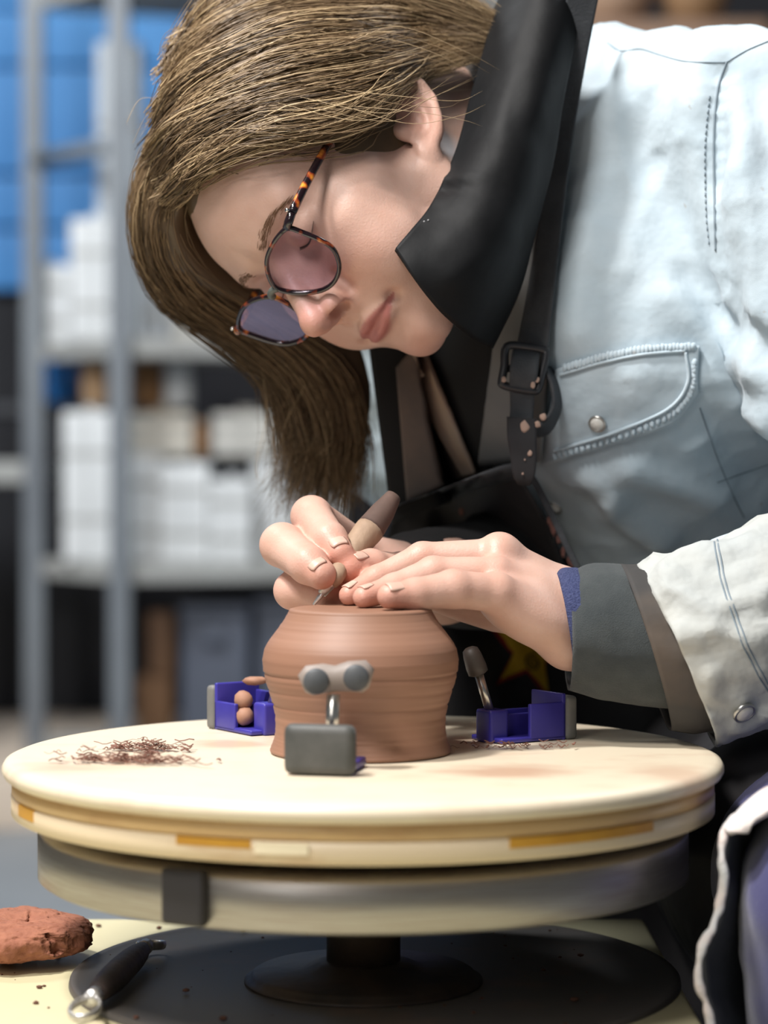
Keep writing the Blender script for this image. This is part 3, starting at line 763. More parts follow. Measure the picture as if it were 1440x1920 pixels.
# ---- near (left) hand
kf = .0035
def J(*a): return PX(a)
LI = J((930, 1052, 1.372), (805, 1064, 1.368), (722, 1096, 1.354), (668, 1113, 1.342))
LM = J((936, 1043, 1.354), (792, 1047, 1.350), (708, 1086, 1.339), (655, 1116, 1.326))
LR = J((930, 1076, 1.334), (812, 1075, 1.328), (738, 1103, 1.317), (682, 1120, 1.304))
LP = J((930, 1112, 1.312), (850, 1104, 1.300), (778, 1115, 1.291), (731, 1118, 1.283))
def finger(pts, rs, k=kf, bump=True):
    body.add(s_chain(pts, rs), k)
    for i in (1, 2):
        body.add(s_ell(pts[i], (rs[i] * 1.06,) * 3), k)
ELB_DIR = (ELN - WRN) / np.linalg.norm(ELN - WRN)
body.add(s_cap(ELN, WRN + ELB_DIR * .05, .022, .017), .02)
body.add(s_cap(P(1066, 1205, 1.338), P(1250, 1238, 1.340), .0138, .015), .012)
body.add(s_cap(P(1066, 1128, 1.366), P(1250, 1170, 1.358), .0160, .022), .014)
wt, wb = P(1068, 1126, 1.368), P(1068, 1203, 1.340)
body.add(s_cap(LM[0], wt, .0112, .0160), .010)
body.add(s_cap(LI[0], wt + [0, .012, 0], .0108, .0150), .010)
body.add(s_cap(LR[0], P(1066, 1150, 1.354), .0102, .0176), .010)
body.add(s_cap(LP[0], wb, .0122, .0140), .010)
body.add(s_cap(P(1000, 1138, 1.345), P(1066, 1165, 1.352), .019, .0225), .010)
body.add(s_ell(P(985, 1150, 1.328), (.030, .019, .0148), roty(24)), .008)
body.add(s_ell(LM[0] + [0, -.003, .0045], (.0085, .008, .0070)), .012)     # knuckle
body.add(s_chain(J((1000, 1150, 1.372), (930, 1152, 1.385), (868, 1138, 1.382), (815, 1124, 1.375)), [.015, .0105, .0088, .0070]), .006)   # thumb under the palm
finger(LI, [.0100, .0088, .0076, .0060], .0022); finger(LM, [.0105, .0092, .0078, .0060], .0022); finger(LR, [.0098, .0094, .0080, .0062], .0022); finger(LP, [.0108, .0104, .0090, .0071], .0022)
# ---- far (right) hand, holding the tool like a pen
RI = J((688, 1040, 1.430), (584, 968, 1.386), (617, 1013, 1.356), (637, 1038, 1.346))
RM = J((682, 1068, 1.430), (529, 1022, 1.366), (578, 1059, 1.338), (602, 1077, 1.330))
RR = J((690, 1098, 1.420), (550, 1107, 1.362), (606, 1111, 1.350), (652, 1118, 1.352))
RP = J((715, 1116, 1.415), (610, 1118, 1.390), (655, 1122, 1.378), (690, 1120, 1.378))
RT = J((800, 1088, 1.41), (752, 1072, 1.388), (694, 1062, 1.360), (656, 1065, 1.345))
for q in (RI, RM, RR, RP): body.add(s_cap(q[0], WRF, .0125, .018), .010)
body.add(s_cap(RT[0], WRF, .0140, .018), .012)
body.add(s_cap(WRF, ELF, .022, .030), .02)
finger(RI, [.0110, .0116, .0104, .0084], .0022); finger(RM, [.0110, .0124, .0108, .0088], .0022); finger(RR, [.0105, .0108, .0100, .0082], .0022); finger(RP, [.010, .0092, .0085, .0075], .0022)
finger(RT, [.0135, .0110, .0096, .0086], .003)
allp = np.vstack([LI, LM, LR, LP, RI, RM, RR, RP, RT, [NB, PEL, SHN, SHF, ELN, ELF], HO + np.array([[.16, .16, .16], [-.16, -.16, -.16]])])
BV, BQ = body.mesh(allp.min(0) - .08, allp.max(0) + .08, BODY_VOX)
BV = relax(BV, BQ, 1, .35)
# skin tints: lips, nose, ear, knuckles, finger pads
Lc = HL(BV); ax_ = np.abs(Lc[:, 0])
def blob(c, r): return np.exp(-(((np.stack([ax_, Lc[:, 1], Lc[:, 2]], 1) - np.asarray(c)) / np.asarray(r)) ** 2).sum(1))
lipz = np.where(Lc[:, 2] > -.0524, (Lc[:, 2] + .0524) / (.0072 * (1 - (ax_ / .027) ** 2).clip(.05, 1)), (-.0524 - Lc[:, 2]) / (.0095 * (1 - (ax_ / .025) ** 2).clip(.05, 1)))
lip = ((1.15 - np.abs(lipz)) / .3).clip(0, 1) * (ax_ < .0255) * (Lc[:, 1] > .070)
red = .75 * blob((0, .112, -.018), (.014, .014, .014)) + .4 * blob((.036, .075, -.025), (.022, .03, .02)) + .5 * blob((.078, -.02, .005), (.02, .02, .035)) + .35 * blob((0, .088, -.085), (.02, .02, .016)) + .5 * blob((.012, .1, -.028), (.01, .012, .008))
for q in (LI, LM, LR, LP, RI, RM, RR, RP, RT):
    for j, w in ((1, .5), (2, .35), (3, .75)): red = red + w * np.exp(-(((BV - q[j]) / .011) ** 2).sum(1))
for q in (LM, LR, LP): red = red + .4 * np.exp(-(((BV - q[0]) / .013) ** 2).sum(1))
tint = np.zeros((len(BV), 4), np.float32); tint[:, 0] = lip; tint[:, 1] = red.clip(0, 1); tint[:, 3] = 1
M_skin = mat('skin', (.66, .43, .335), .46, None, sss=.12, spec=.4)
nt = M_skin.node_tree; bs = nt.nodes['Principled BSDF']
at = nt.nodes.new('ShaderNodeAttribute'); at.attribute_name = 'tint'
sp_ = nt.nodes.new('ShaderNodeSeparateColor'); nt.links.new(at.outputs['Color'], sp_.inputs[0])
tc = nt.nodes.new('ShaderNodeTexCoord'); nz = nt.nodes.new('ShaderNodeTexNoise'); nz.inputs['Scale'].default_value = 55; nz.inputs['Detail'].default_value = 5
nt.links.new(tc.outputs['Object'], nz.inputs[0])
def mixc(fac, a, b):
    m = nt.nodes.new('ShaderNodeMix'); m.data_type = 'RGBA'
    for i, v in ((0, fac), (6, a), (7, b)):
        if isinstance(v, tuple): m.inputs[i].default_value = (*v, 1)
        else: nt.links.new(v, m.inputs[i])
    return m.outputs[2]
nr = nt.nodes.new('ShaderNodeMapRange'); nr.inputs[1].default_value = .35; nr.inputs[2].default_value = .7; nt.links.new(nz.outputs['Fac'], nr.inputs[0])
c0 = mixc(nr.outputs[0], (.61, .40, .325), (.56, .35, .275))
c1 = mixc(sp_.outputs[1], c0, (.54, .23, .165)); c2 = mixc(sp_.outputs[0], c1, (.40, .15, .13))
nt.links.new(c2, bs.inputs['Base Color'])
nb_ = nt.nodes.new('ShaderNodeTexNoise'); nb_.inputs['Scale'].default_value = 900; nb_.inputs['Detail'].default_value = 2; nt.links.new(tc.outputs['Object'], nb_.inputs[0])
bp = nt.nodes.new('ShaderNodeBump'); bp.inputs['Strength'].default_value = .18; bp.inputs['Distance'].default_value = .0006
nt.links.new(nb_.outputs['Fac'], bp.inputs['Height'])
nw = nt.nodes.new('ShaderNodeTexVoronoi'); nw.inputs['Scale'].default_value = 620; nt.links.new(tc.outputs['Object'], nw.inputs[0])
bw = nt.nodes.new('ShaderNodeBump'); bw.inputs['Strength'].default_value = .09; bw.inputs['Distance'].default_value = .0007
nt.links.new(nw.outputs['Distance'], bw.inputs['Height']); nt.links.new(bp.outputs[0], bw.inputs['Normal']); nt.links.new(bw.outputs[0], bs.inputs['Normal'])
bodyo = np_obj('body', BV, BQ, M_skin, person)
ca = bodyo.data.color_attributes.new('tint', 'FLOAT_COLOR', 'POINT'); ca.data.foreach_set('color', tint.ravel())
body_bvh = bvh_of(bodyo)
# fingernails
M_nail = mat('fingernail', (.62, .42, .34), .36, (.57, .37, .29), 120, spec=.4)
def nail(pts, r, dors, w=.0052, l=.0058, back=.0015):
    t = pts[3] - pts[2]; t /= np.linalg.norm(t); dors = np.asarray(dors, float); n = dors - t * (dors @ t); n /= np.linalg.norm(n); s = np.cross(t, n)
    V = []; F = []; nu, nv = 9, 9
    for i in range(nu):
        u = -1 + 2 * i / (nu - 1)
        for j in range(nv):
            v = -1 + 2 * j / (nv - 1)
            ww = w * (1 - .16 * (1 - v)) * (1 if v < .3 else math.sqrt(max(0, 1 - ((v - .3) / .9) ** 2)) ** .5)
            a = u * ww / (r * 1.0)
            c = pts[3] + t * (v * l - back)
            x_ = v * l - back; rr_ = math.sqrt(max(1e-8, r * r - .85 * max(0, x_) ** 2)) + .00035
            V.append(c + rr_ * (math.cos(a) * n + math.sin(a) * s))
    for i in range(nu - 1):
        for j in range(nv - 1): F.append([i * nv + j, (i + 1) * nv + j, (i + 1) * nv + j + 1, i * nv + j + 1])
    o = obj('fingernail', V, F, M_nail, person)
    md = o.modifiers.new('s', 'SOLIDIFY'); md.thickness = .0006; md.offset = 0
    return o
for q, r in ((LI, .0060), (LM, .0060), (LR, .0062)): nail(q, r, (-.30, -.35, .90), .0038, .0038, .0024)
nail(LP, .0071, (-.25, -.62, .70), .0046, .0052, .0022)
nail(RI, .0084, (.30, -.88, .22), .0060, .0068, .0048); nail(RM, .0088, (.22, -.88, .32), .0060, .0068, .0048)
nail(RT, .0086, (-.10, -.62, .70), .0056, .0056, .0040)
# eyebrows: short hairs following the brow
M_brow = mat('eyebrow_hair', (.17, .085, .04), .6)
def brow(sx):
    parts = []; rng = np.random.default_rng(5)
    for i in range(150):
        u = rng.uniform(0, 1); w = rng.normal(0, .0017) * (1.1 - .6 * u)
        x = .012 + .036 * u; z = .0345 + .0065 * math.sin(u * 2.3) - .004 * u * u + w
        b = HW((sx * x, .14, z)); dirv = HM @ np.array([0, -1, 0])
        h = body_bvh.ray_cast(Vector(b), Vector(dirv))
        if h[0] is None: continue
        n = np.array(h[1]); p0 = np.array(h[0]) - n * .0003
        d = HM @ np.array([sx * 1, -.25, .35 - .6 * u]); d = d - n * (d @ n); d /= np.linalg.norm(d)
        L = rng.uniform(.004, .0065)
        parts.append(tube(np.array([p0, p0 + d * L * .5 + n * .0007, p0 + d * L + n * .0004]), [.00016, .00014, .00005], 4))
    return obj('eyebrow', *merge(*parts), M_brow, person)
brow(-1); brow(1)
def lashes(sx):
    parts = []; rng = np.random.default_rng(6)
    for i in range(60):
        u = i / 59; x = .0195 + .0245 * u; z = .0155 - .0040 * math.sin(u * math.pi)
        h = body_bvh.ray_cast(Vector(HW((sx * x, .14, z))), Vector(HM @ np.array([0, -1, 0])))
        if h[0] is None: continue
        p0 = np.array(h[0]); d = HM @ np.array([sx * (.1 + .5 * u), .8, -.55]); d /= np.linalg.norm(d)
        parts.append(tube(np.array([p0 - d * .001, p0 + d * .0012, p0 + d * .0030 + HM @ np.array([0, 0, .0005])]), [.00018, .00012, .00004], 4))
    return obj('eyelashes', *merge(*parts), mat('lash_hair', (.04, .022, .014), .6), person)
lashes(-1); lashes(1)
# ------------------------------------------------------------------ hair
M_hair = bpy.data.materials.new('brown_hair'); M_hair.use_nodes = True
nt = M_hair.node_tree; bs = nt.nodes['Principled BSDF']; bs.inputs['Roughness'].default_value = .48; bs.inputs['Specular IOR Level'].default_value = .38
at = nt.nodes.new('ShaderNodeAttribute'); at.attribute_name = 'tone'
rp = nt.nodes.new('ShaderNodeValToRGB'); rp.color_ramp.elements[0].color = (.050, .032, .018, 1); rp.color_ramp.elements[1].color = (.54, .40, .23, 1)
e_ = rp.color_ramp.elements.new(.55); e_.color = (.215, .140, .074, 1)
nt.links.new(at.outputs['Fac'], rp.inputs[0]); nt.links.new(rp.outputs[0], bs.inputs['Base Color'])
rngh = np.random.default_rng(21)
def smooth_path(C, n):
    """batch Catmull-Rom: C (S,K,3) -> (S,n,3)"""
    S, K, _ = C.shape; q = np.concatenate([2 * C[:, :1] - C[:, 1:2], C, 2 * C[:, -1:] - C[:, -2:-1]], 1)
    t = np.linspace(0, K - 1, n); i = np.minimum(t.astype(int), K - 2); f = (t - i)[None, :, None]
    a, b, c, d = q[:, i], q[:, i + 1], q[:, i + 2], q[:, i + 3]
    return .5 * (2 * b + (-a + c) * f + (2 * a - 5 * b + 4 * c - d) * f ** 2 + (-a + 3 * b - 3 * c + d) * f ** 3)
def strands(name, paths, rad, tone, parent, m=M_hair):
    S, n, _ = paths.shape
    T = np.gradient(paths, axis=1); T /= np.linalg.norm(T, axis=2, keepdims=True) + 1e-9
    u = np.array([.3, -.8, .5]); u = u - T * (T @ u)[..., None]; u /= np.linalg.norm(u, axis=2, keepdims=True) + 1e-9
    w = np.cross(T, u); s = np.linspace(0, 1, n); taper = (np.clip(1.25 - s ** 3 * 1.1, .2, 1))[None, :, None]
    R = np.asarray(rad)[:, None, None] * taper
    V = np.stack([paths + R * (math.cos(a) * u + math.sin(a) * w) for a in (math.pi / 2, math.pi * 7 / 6, math.pi * 11 / 6)], 2).reshape(-1, 3)
    base = (np.arange(S)[:, None] * n + np.arange(n - 1)[None]).reshape(-1) * 3
    Q = np.concatenate([np.stack([base + k, base + (k + 1) % 3, base + 3 + (k + 1) % 3, base + 3 + k], 1) for k in range(3)])
    o = np_obj(name, V, Q, m, parent)
    ca = o.data.attributes.new('tone', 'FLOAT', 'POINT'); ca.data.foreach_set('value', np.repeat(np.asarray(tone, np.float32), n * 3))
    return o
# the mass of hair over the skull
cap = Solid()
cap.add(s_xform(s_ell((0, -.018, .053), (.0790, .100, .0935)), HM, HO, HS), .01)
def hp(p): q = HL(p); y = q[:, 1] - .006; return HS * .62 * (.064 + .33 * y + 1.00 * np.where(y > 0, y, 0) - q[:, 2])
cap.cut(hp, .012)
CV, CQ = cap.mesh(HO - .17, HO + .17, .0028)
CV = CV + mesh_normals(CV, CQ) * (.0016 * noise3(CV, 60, 3, 2))[:, None]
hairo = np_obj('hair', CV, CQ, M_hair, person)
a_ = hairo.data.attributes.new('tone', 'FLOAT', 'POINT'); a_.data.foreach_set('value', np.full(len(CV), .16, np.float32))
# near side: from the parting over the temple back into the collar
HC = np.array([0, -.016, .054]); HR = np.array([.0805, .100, .0925])
HC = np.array([0, -.018, .054]); HR = np.array([.0815, .103, .0965])
def cap_pt(px, py, off):
    """local point where the pixel's ray meets the hair ellipsoid; beyond its outline, the nearest approach"""
    r = HM.T @ ray(px, py) / HS; o = HM.T @ (np.array([0, 0, CAMZ]) - HO) / HS; R_ = HR + off
    A = (r / R_) @ (r / R_); B = ((o - HC) / R_) @ (r / R_); C = ((o - HC) / R_) @ ((o - HC) / R_) - 1
    D = B * B - A * C; t = (-B - math.sqrt(D)) / A if D > 0 else -B / A
    return o + r * t
NG = [[(330, 362), (374, 326), (406, 302), (482, 262), (560, 254), (640, 240), (684, 218), (716, 190), (752, 150)],
      [(328, 352), (372, 316), (404, 292), (480, 252), (560, 243), (650, 217), (716, 174), (780, 130), (890, 105)],
      [(300, 310), (350, 250), (425, 215), (520, 180), (620, 160), (700, 138), (770, 118), (835, 104), (905, 95)],
      [(318, 205), (362, 160), (432, 125), (520, 92), (612, 78), (700, 68), (770, 64), (840, 66), (910, 70)],
      [(335, 125), (372, 85), (432, 48), (512, 18), (600, 2), (680, -8), (750, -2), (820, 18), (905, 48)],
      [(352, 66), (392, 24), (442, -12), (520, -42), (600, -58), (680, -62), (750, -50), (820, -25), (900, 18)]]
NGL = np.array([[cap_pt(px, py, .002) for px, py in g_] for g_ in NG])
def near_strands(S, seed):
    r = np.random.default_rng(seed); v = r.uniform(0, 4.999, S); i = v.astype(int); f = (v - i)[:, None, None]
    L = NGL[i] * (1 - f) + NGL[i + 1] * f
    n = L - HC; n /= np.linalg.norm(n, axis=2, keepdims=True)
    cl = (v * 16).astype(int); cr = np.random.default_rng(99).normal(0, 1, (90, 4))
    k = np.linspace(0, 1, 9)[None, :, None]
    off = np.abs(r.normal(0, .0045, S))[:, None, None] * np.sin(np.pi * np.clip(k * .9 + .08, 0, 1)) + .0015
    wav = .0030 * np.sin(k * 5 + cr[cl, 0][:, None, None] * 3) * cr[cl, 1][:, None, None]
    up = np.array([0, 0, 1.]); L = L + n * (off + .0022 * cr[cl, 2][:, None, None] * np.sin(np.pi * k)) + wav * up
    L = L + r.normal(0, .0022, (S, 1, 3)) + r.normal(0, .0011, L.shape)
    # sliding along the flow so that roots and tips do not line up
    W = HO + HS * (L @ HM.T); sl = r.uniform(-.014, .014, S)[:, None, None]; T = np.gradient(W, axis=1); T /= np.linalg.norm(T, axis=2, keepdims=True); W = W + T * sl * np.array([1, 1, 1])
    st = r.uniform(0, 1, S) < .16                                  # strays
    W = W + (r.normal(0, .006, (S, 1, 3)) * np.sin(np.pi * k * r.uniform(.6, 1.6, (S, 1, 1))) + r.normal(0, .0016, W.shape)) * st[:, None, None]
    tone = np.clip(r.normal(.47, .22, S) + .17 * cr[cl, 3], .02, 1)
    return smooth_path(W, 22), tone
pn, tn = near_strands(6500, 5)
strands('hair_strands', pn, rngh.uniform(.00016, .00040, len(pn)), tn, hairo)
# far side: a curtain falling from the parting past the forehead and hanging below the face
G = [[(395, 150, 1.470), (290, 250, 1.470), (250, 400, 1.480), (282, 535, 1.500), (375, 612, 1.520), (480, 690, 1.535), (520, 800, 1.535), (540, 945, 1.520)],
     [(350, 250, 1.445), (272, 340, 1.455), (268, 470, 1.475), (330, 570, 1.500), (455, 640, 1.520), (545, 730, 1.535), (580, 830, 1.535), (520, 930, 1.525)],
     [(345, 330, 1.432), (300, 400, 1.442), (312, 490, 1.462), (385, 560, 1.490), (510, 625, 1.520), (610, 720, 1.540), (640, 830, 1.540), (610, 945, 1.530)],
     [(338, 385, 1.428), (336, 425, 1.440), (368, 490, 1.456), (440, 552, 1.480), (560, 620, 1.525), (660, 700, 1.550), (675, 830, 1.550), (668, 960, 1.535)],
     [(470, 60, 1.520), (330, 200, 1.520), (300, 380, 1.525), (340, 520, 1.530), (470, 600, 1.545), (620, 690, 1.560), (690, 820, 1.560), (694, 965, 1.545)]]
G = np.array([PX(g_) for g_ in G])
def far_strands(S, seed):
    r = np.random.default_rng(seed); w = r.dirichlet(np.full(5, .55), S)
    C = np.einsum('sg,gkc->skc', w, G)
    cl = r.integers(0, 26, S); cr = np.random.default_rng(7).normal(0, 1, (26, 2, 3))
    k = np.linspace(0, 1, 8)[None, :, None]
    C = C + cr[cl, 0][:, None] * .006 * k ** 1.2 + cr[cl, 1][:, None] * np.array([.010, .008, .012]) * np.clip(k - .55, 0, 1) ** 1.3 * 2 + r.normal(0, .0026, (S, 1, 3)) + r.normal(0, .0012, C.shape)
    C[:, -1, 2] += r.uniform(0, .035, S)
    tone = np.clip(r.normal(.38, .18, S) + .10 * cr[cl, 0, 0], .03, 1)
    return smooth_path(C, 20), tone
GX = np.concatenate([G[[4, 0, 1, 2, 3]], PX([(395, 350, 1.470), (415, 425, 1.490), (465, 490, 1.500), (535, 540, 1.510), (620, 600, 1.535), (690, 690, 1.555), (690, 830, 1.555), (680, 960, 1.540)])[None]])
SV, SF = grid_surface(GX[:, :7], 30, 40, .003)
SV = SV + (noise3(SV, 70, 6, 2) * .0016)[:, None]
so_ = obj('hair_mass', SV, SF, M_hair, hairo); a_ = so_.data.attributes.new('tone', 'FLOAT', 'POINT'); a_.data.foreach_set('value', np.full(len(SV), .10, np.float32))
pf_, tf = far_strands(3600, 8)
strands('hair_strands', pf_, rngh.uniform(.00022, .00046, len(pf_)), tf, hairo)
# flyaway hairs
fl = [[(430, 75, 1.43), (330, 60, 1.43), (318, 110, 1.44), (322, 150, 1.44)], [(640, 170, 1.38), (760, 195, 1.37), (850, 200, 1.385), (890, 196, 1.40)], [(560, 190, 1.37), (720, 215, 1.36), (800, 190, 1.375), (880, 150, 1.41)],
      [(600, 70, 1.39), (720, 60, 1.40), (830, 85, 1.41), (910, 130, 1.42)], [(300, 300, 1.45), (262, 350, 1.45), (245, 410, 1.46), (262, 470, 1.48)], [(480, 640, 1.53), (505, 760, 1.535), (490, 860, 1.53), (500, 890, 1.53)],
      [(560, 700, 1.53), (520, 800, 1.53), (545, 880, 1.53), (560, 1000, 1.53)], [(360, 330, 1.405), (400, 292, 1.39), (450, 262, 1.375), (540, 262, 1.365)], [(330, 190, 1.44), (298, 205, 1.44), (275, 225, 1.445), (262, 243, 1.45)], [(335, 180, 1.44), (305, 200, 1.44), (282, 225, 1.445), (268, 246, 1.45)]]
FP = []
for g_ in fl:
    for k in range(4): FP.append(PX(g_) + rngh.normal(0, .0042, (1, 3)) + rngh.normal(0, .0028, (4, 3)))
fw_ = strands('flyaway_strands', smooth_path(np.array(FP), 18), np.full(len(FP), .00016), rngh.uniform(.5, 1, len(FP)), hairo)
for o_ in hairo.children: o_['kind'] = 'stuff'
# ------------------------------------------------------------------ eyeglasses
near_rim = [(532, 432), (515, 452), (502, 480), (501, 505), (510, 530), (525, 543), (560, 549), (600, 545), (625, 530), (636, 505), (632, 480), (620, 462), (595, 447), (565, 435), (545, 428)]
nrm = np.array([-math.sin(.12), math.cos(.12) * math.cos(.25), -math.sin(.25)]); p0 = np.array([0, .1035, 0.])
o_l = HM.T @ (np.array([0, 0, CAMZ]) - HO) / HS; RL_ = []
for q in near_rim:
    rr = HM.T @ ray(*q) / HS; RL_.append(o_l + rr * (((p0 - o_l) @ nrm) / (rr @ nrm)))
RL_ = catmull(np.array(RL_), 72, True)
M_tort = bpy.data.materials.new('tortoiseshell'); M_tort.use_nodes = True; nt = M_tort.node_tree; bs = nt.nodes['Principled BSDF']
bs.inputs['Roughness'].default_value = .16; bs.inputs['Coat Weight'].default_value = .5
tc = nt.nodes.new('ShaderNodeTexCoord'); vz = nt.nodes.new('ShaderNodeTexNoise'); vz.inputs['Scale'].default_value = 110; vz.inputs['Detail'].default_value = 1.5; nt.links.new(tc.outputs['Object'], vz.inputs[0])
cr_ = nt.nodes.new('ShaderNodeValToRGB'); cr_.color_ramp.elements[0].position = .50; cr_.color_ramp.elements[0].color = (.012, .006, .008, 1)
cr_.color_ramp.elements[1].position = .64; cr_.color_ramp.elements[1].color = (.70, .27, .03, 1); e_ = cr_.color_ramp.elements.new(.56); e_.color = (.20, .035, .012, 1)
nt.links.new(vz.outputs['Fac'], cr_.inputs[0]); nt.links.new(cr_.outputs[0], bs.inputs['Base Color'])
M_rim = M_tort.copy(); M_rim.name = 'dark_tortoiseshell'
for el_, ps_ in zip([n_ for n_ in M_rim.node_tree.nodes if n_.type == 'VALTORGB'][0].color_ramp.elements, (.58, .64, .74)): el_.position = ps_
M_lens = bpy.data.materials.new('violet_lens'); M_lens.use_nodes = True; nt = M_lens.node_tree; nt.nodes.remove(nt.nodes['Principled BSDF'])
tr = nt.nodes.new('ShaderNodeBsdfTransparent'); tr.inputs[0].default_value = (.60, .51, .60, 1)
gl = nt.nodes.new('ShaderNodeBsdfGlossy'); gl.inputs[0].default_value = (.72, .62, .85, 1); gl.inputs['Roughness'].default_value = .12
lw = nt.nodes.new('ShaderNodeFresnel'); lw.inputs[0].default_value = 1.32
mx = nt.nodes.new('ShaderNodeMixShader'); hm_ = nt.nodes.new('ShaderNodeMath'); hm_.operation = 'MULTIPLY'; hm_.inputs[1].default_value = .32; nt.links.new(lw.outputs[0], hm_.inputs[0]); nt.links.new(hm_.outputs[0], mx.inputs[0]); nt.links.new(tr.outputs[0], mx.inputs[1]); nt.links.new(gl.outputs[0], mx.inputs[2]); nt.links.new(mx.outputs[0], nt.nodes['Material Output'].inputs[0])
specs = thing('eyeglasses', 'tortoiseshell eyeglasses with violet tinted lenses on the face', 'eyeglasses', HW((0, .10, 0)))
M_hinge = mat('hinge_metal', (.75, .74, .72), .25, None, metal=1.0)
for sx in (1, -1):
    L = RL_ * np.array([sx, 1, 1]); cen = L.mean(0); nn = nrm * np.array([sx, 1, 1])
    Wp = HW(L); Wc = np.vstack([Wp, Wp[:1], Wp[1:2]])
    V, F = tube(Wc, .0015, 10, False, 1.25, HM @ nn); obj('rim', V, F, M_rim, specs)
    Lv = [cen + nn * .0016]; Fv = []; nr_ = 6; n_ = len(L)
    for i in range(1, nr_ + 1):
        for p in L: Lv.append(cen + (p - cen) * (i / nr_) + nn * .0016 * (1 - (i / nr_) ** 2))
    for j in range(n_): Fv.append([0, 1 + j, 1 + (j + 1) % n_])
    for i in range(nr_ - 1):
        for j in range(n_): Fv.append([1 + i * n_ + j, 1 + (i + 1) * n_ + j, 1 + (i + 1) * n_ + (j + 1) % n_, 1 + i * n_ + (j + 1) % n_])
    obj('lens', HW(np.array(Lv)), Fv, M_lens, specs)
    h0 = L[np.argmin(L[:, 0] * sx * 1.0 if True else 0)] if False else min(L, key=lambda p: sx * p[0] * 1.0 - 1.2 * p[2])
    h1 = np.array([sx * -.0655, h0[1] - .006, h0[2] + .002])
    V, F = tube(HW(np.array([h0, (h0 + h1) / 2 + [0, .001, 0], h1])), [.0024, .0026, .0024], 10, True, 1.2); obj('end_piece', V, F, M_tort, specs)
    tp = np.array([h1, [sx * -.0690, .070, h1[2] + .003], [sx * -.0725, .030, h1[2] + .006], [sx * -.0735, -.004, h1[2] + .008], [sx * -.0725, -.030, h1[2] - .002], [sx * -.070, -.048, h1[2] - .020]])
    V, F = tube(HW(catmull(tp, 26)), np.concatenate([np.linspace(.0026, .0022, 20), np.full(6, .0024)]), 8, True, .5, HM @ np.array([sx, 0, 0])); obj('temple', V, F, M_tort, specs)
    V, F = tube(HW(np.array([h1 + [0, 0, .0022], h1 + [sx * -.0012, .002, .0038]])), .0011, 10); obj('hinge', V, F, M_hinge, specs)
bi = RL_[np.argmax(RL_[:, 0] - .25 * np.abs(RL_[:, 2] - .016))]
bpts = np.array([bi, bi * [.5, 1, 1] + [0, .0015, .0022], bi * [-.5, 1, 1] + [0, .0015, .0022], bi * [-1, 1, 1]])
obj('bridge', *tube(HW(catmull(bpts, 12)), .0022, 10), mat('grey_bridge', (.10, .11, .10), .3), specs)
# ------------------------------------------------------------------ clothing
M_denim = bpy.data.materials.new('pale_denim'); M_denim.use_nodes = True
def denim_nodes(m, ca_, cb_, stain, weave=2600, bump=.25, fold=.5):
    nt = m.node_tree; bs = nt.nodes['Principled BSDF']; bs.inputs['Roughness'].default_value = .85; bs.inputs['Specular IOR Level'].default_value = .2; bs.inputs['Sheen Weight'].default_value = .15
    tc = nt.nodes.new('ShaderNodeTexCoord')
    def noise(sc, det=4):
        n = nt.nodes.new('ShaderNodeTexNoise'); n.inputs['Scale'].default_value = sc; n.inputs['Detail'].default_value = det; nt.links.new(tc.outputs['Object'], n.inputs[0]); return n.outputs['Fac']
    def rng_(src, lo, hi, top=1.):
        r = nt.nodes.new('ShaderNodeMapRange'); r.inputs[1].default_value = lo; r.inputs[2].default_value = hi; r.inputs[4].default_value = top; nt.links.new(src, r.inputs[0]); return r.outputs[0]
    def mix(f, a, b):
        x = nt.nodes.new('ShaderNodeMix'); x.data_type = 'RGBA'; nt.links.new(f, x.inputs[0])
        for i, v in ((6, a), (7, b)):
            if isinstance(v, tuple): x.inputs[i].default_value = (*v, 1)
            else: nt.links.new(v, x.inputs[i])
        return x.outputs[2]
    c = mix(rng_(noise(16, 6), .35, .68), ca_, cb_)
    c = mix(rng_(noise(7, 5), .64, .80, .55), c, stain)
    c = mix(rng_(noise(95, 2), .74, .80, .6), c, tuple(v * .7 for v in stain))
    nt.links.new(c, bs.inputs['Base Color'])
    b1 = nt.nodes.new('ShaderNodeBump'); b1.inputs['Strength'].default_value = fold; b1.inputs['Distance'].default_value = .006; nt.links.new(noise(34, 3), b1.inputs['Height'])
    b2 = nt.nodes.new('ShaderNodeBump'); b2.inputs['Strength'].default_value = bump; b2.inputs['Distance'].default_value = .0006; nt.links.new(noise(weave, 1), b2.inputs['Height']); nt.links.new(b1.outputs[0], b2.inputs['Normal'])
    nt.links.new(b2.outputs[0], bs.inputs['Normal'])
denim_nodes(M_denim, (.40, .49, .55), (.48, .56, .61), (.47, .43, .39))
M_cuffd = bpy.data.materials.new('worn_denim_cuff'); M_cuffd.use_nodes = True
denim_nodes(M_cuffd, (.47, .48, .45), (.42, .45, .45), (.38, .24, .16), fold=.9)
M_nylon = mat('black_nylon', (.0055, .0058, .0065), .60, (.009, .0095, .0105), 25, .25, 45, spec=.16)
M_black = mat('black_lining', (.008, .008, .009), .9)
M_apron = mat('black_apron_cloth', (.017, .017, .020), .75, (.026, .023, .024), 14, .3, 60)
M_strap = mat('apron_webbing', (.036, .040, .047), .7, (.05, .055, .062), 60, .4, 900)
M_fleece = mat('grey_fleece', (.030, .038, .041), .9, (.045, .054, .056), 60, .45, 1700, sheen=.15)
M_bcuff = mat('dusty_black_cuff', (.040, .038, .037), .8, (.10, .075, .055), 12, .3, 60, lo=.45, hi=.75)
M_bluec = mat('blue_knit_cuff', (.025, .034, .10), .95, (.06, .075, .17), 900, .8, 900, lo=.4, hi=.7)
M_thread = mat('seam_thread', (.20, .25, .29), .8)
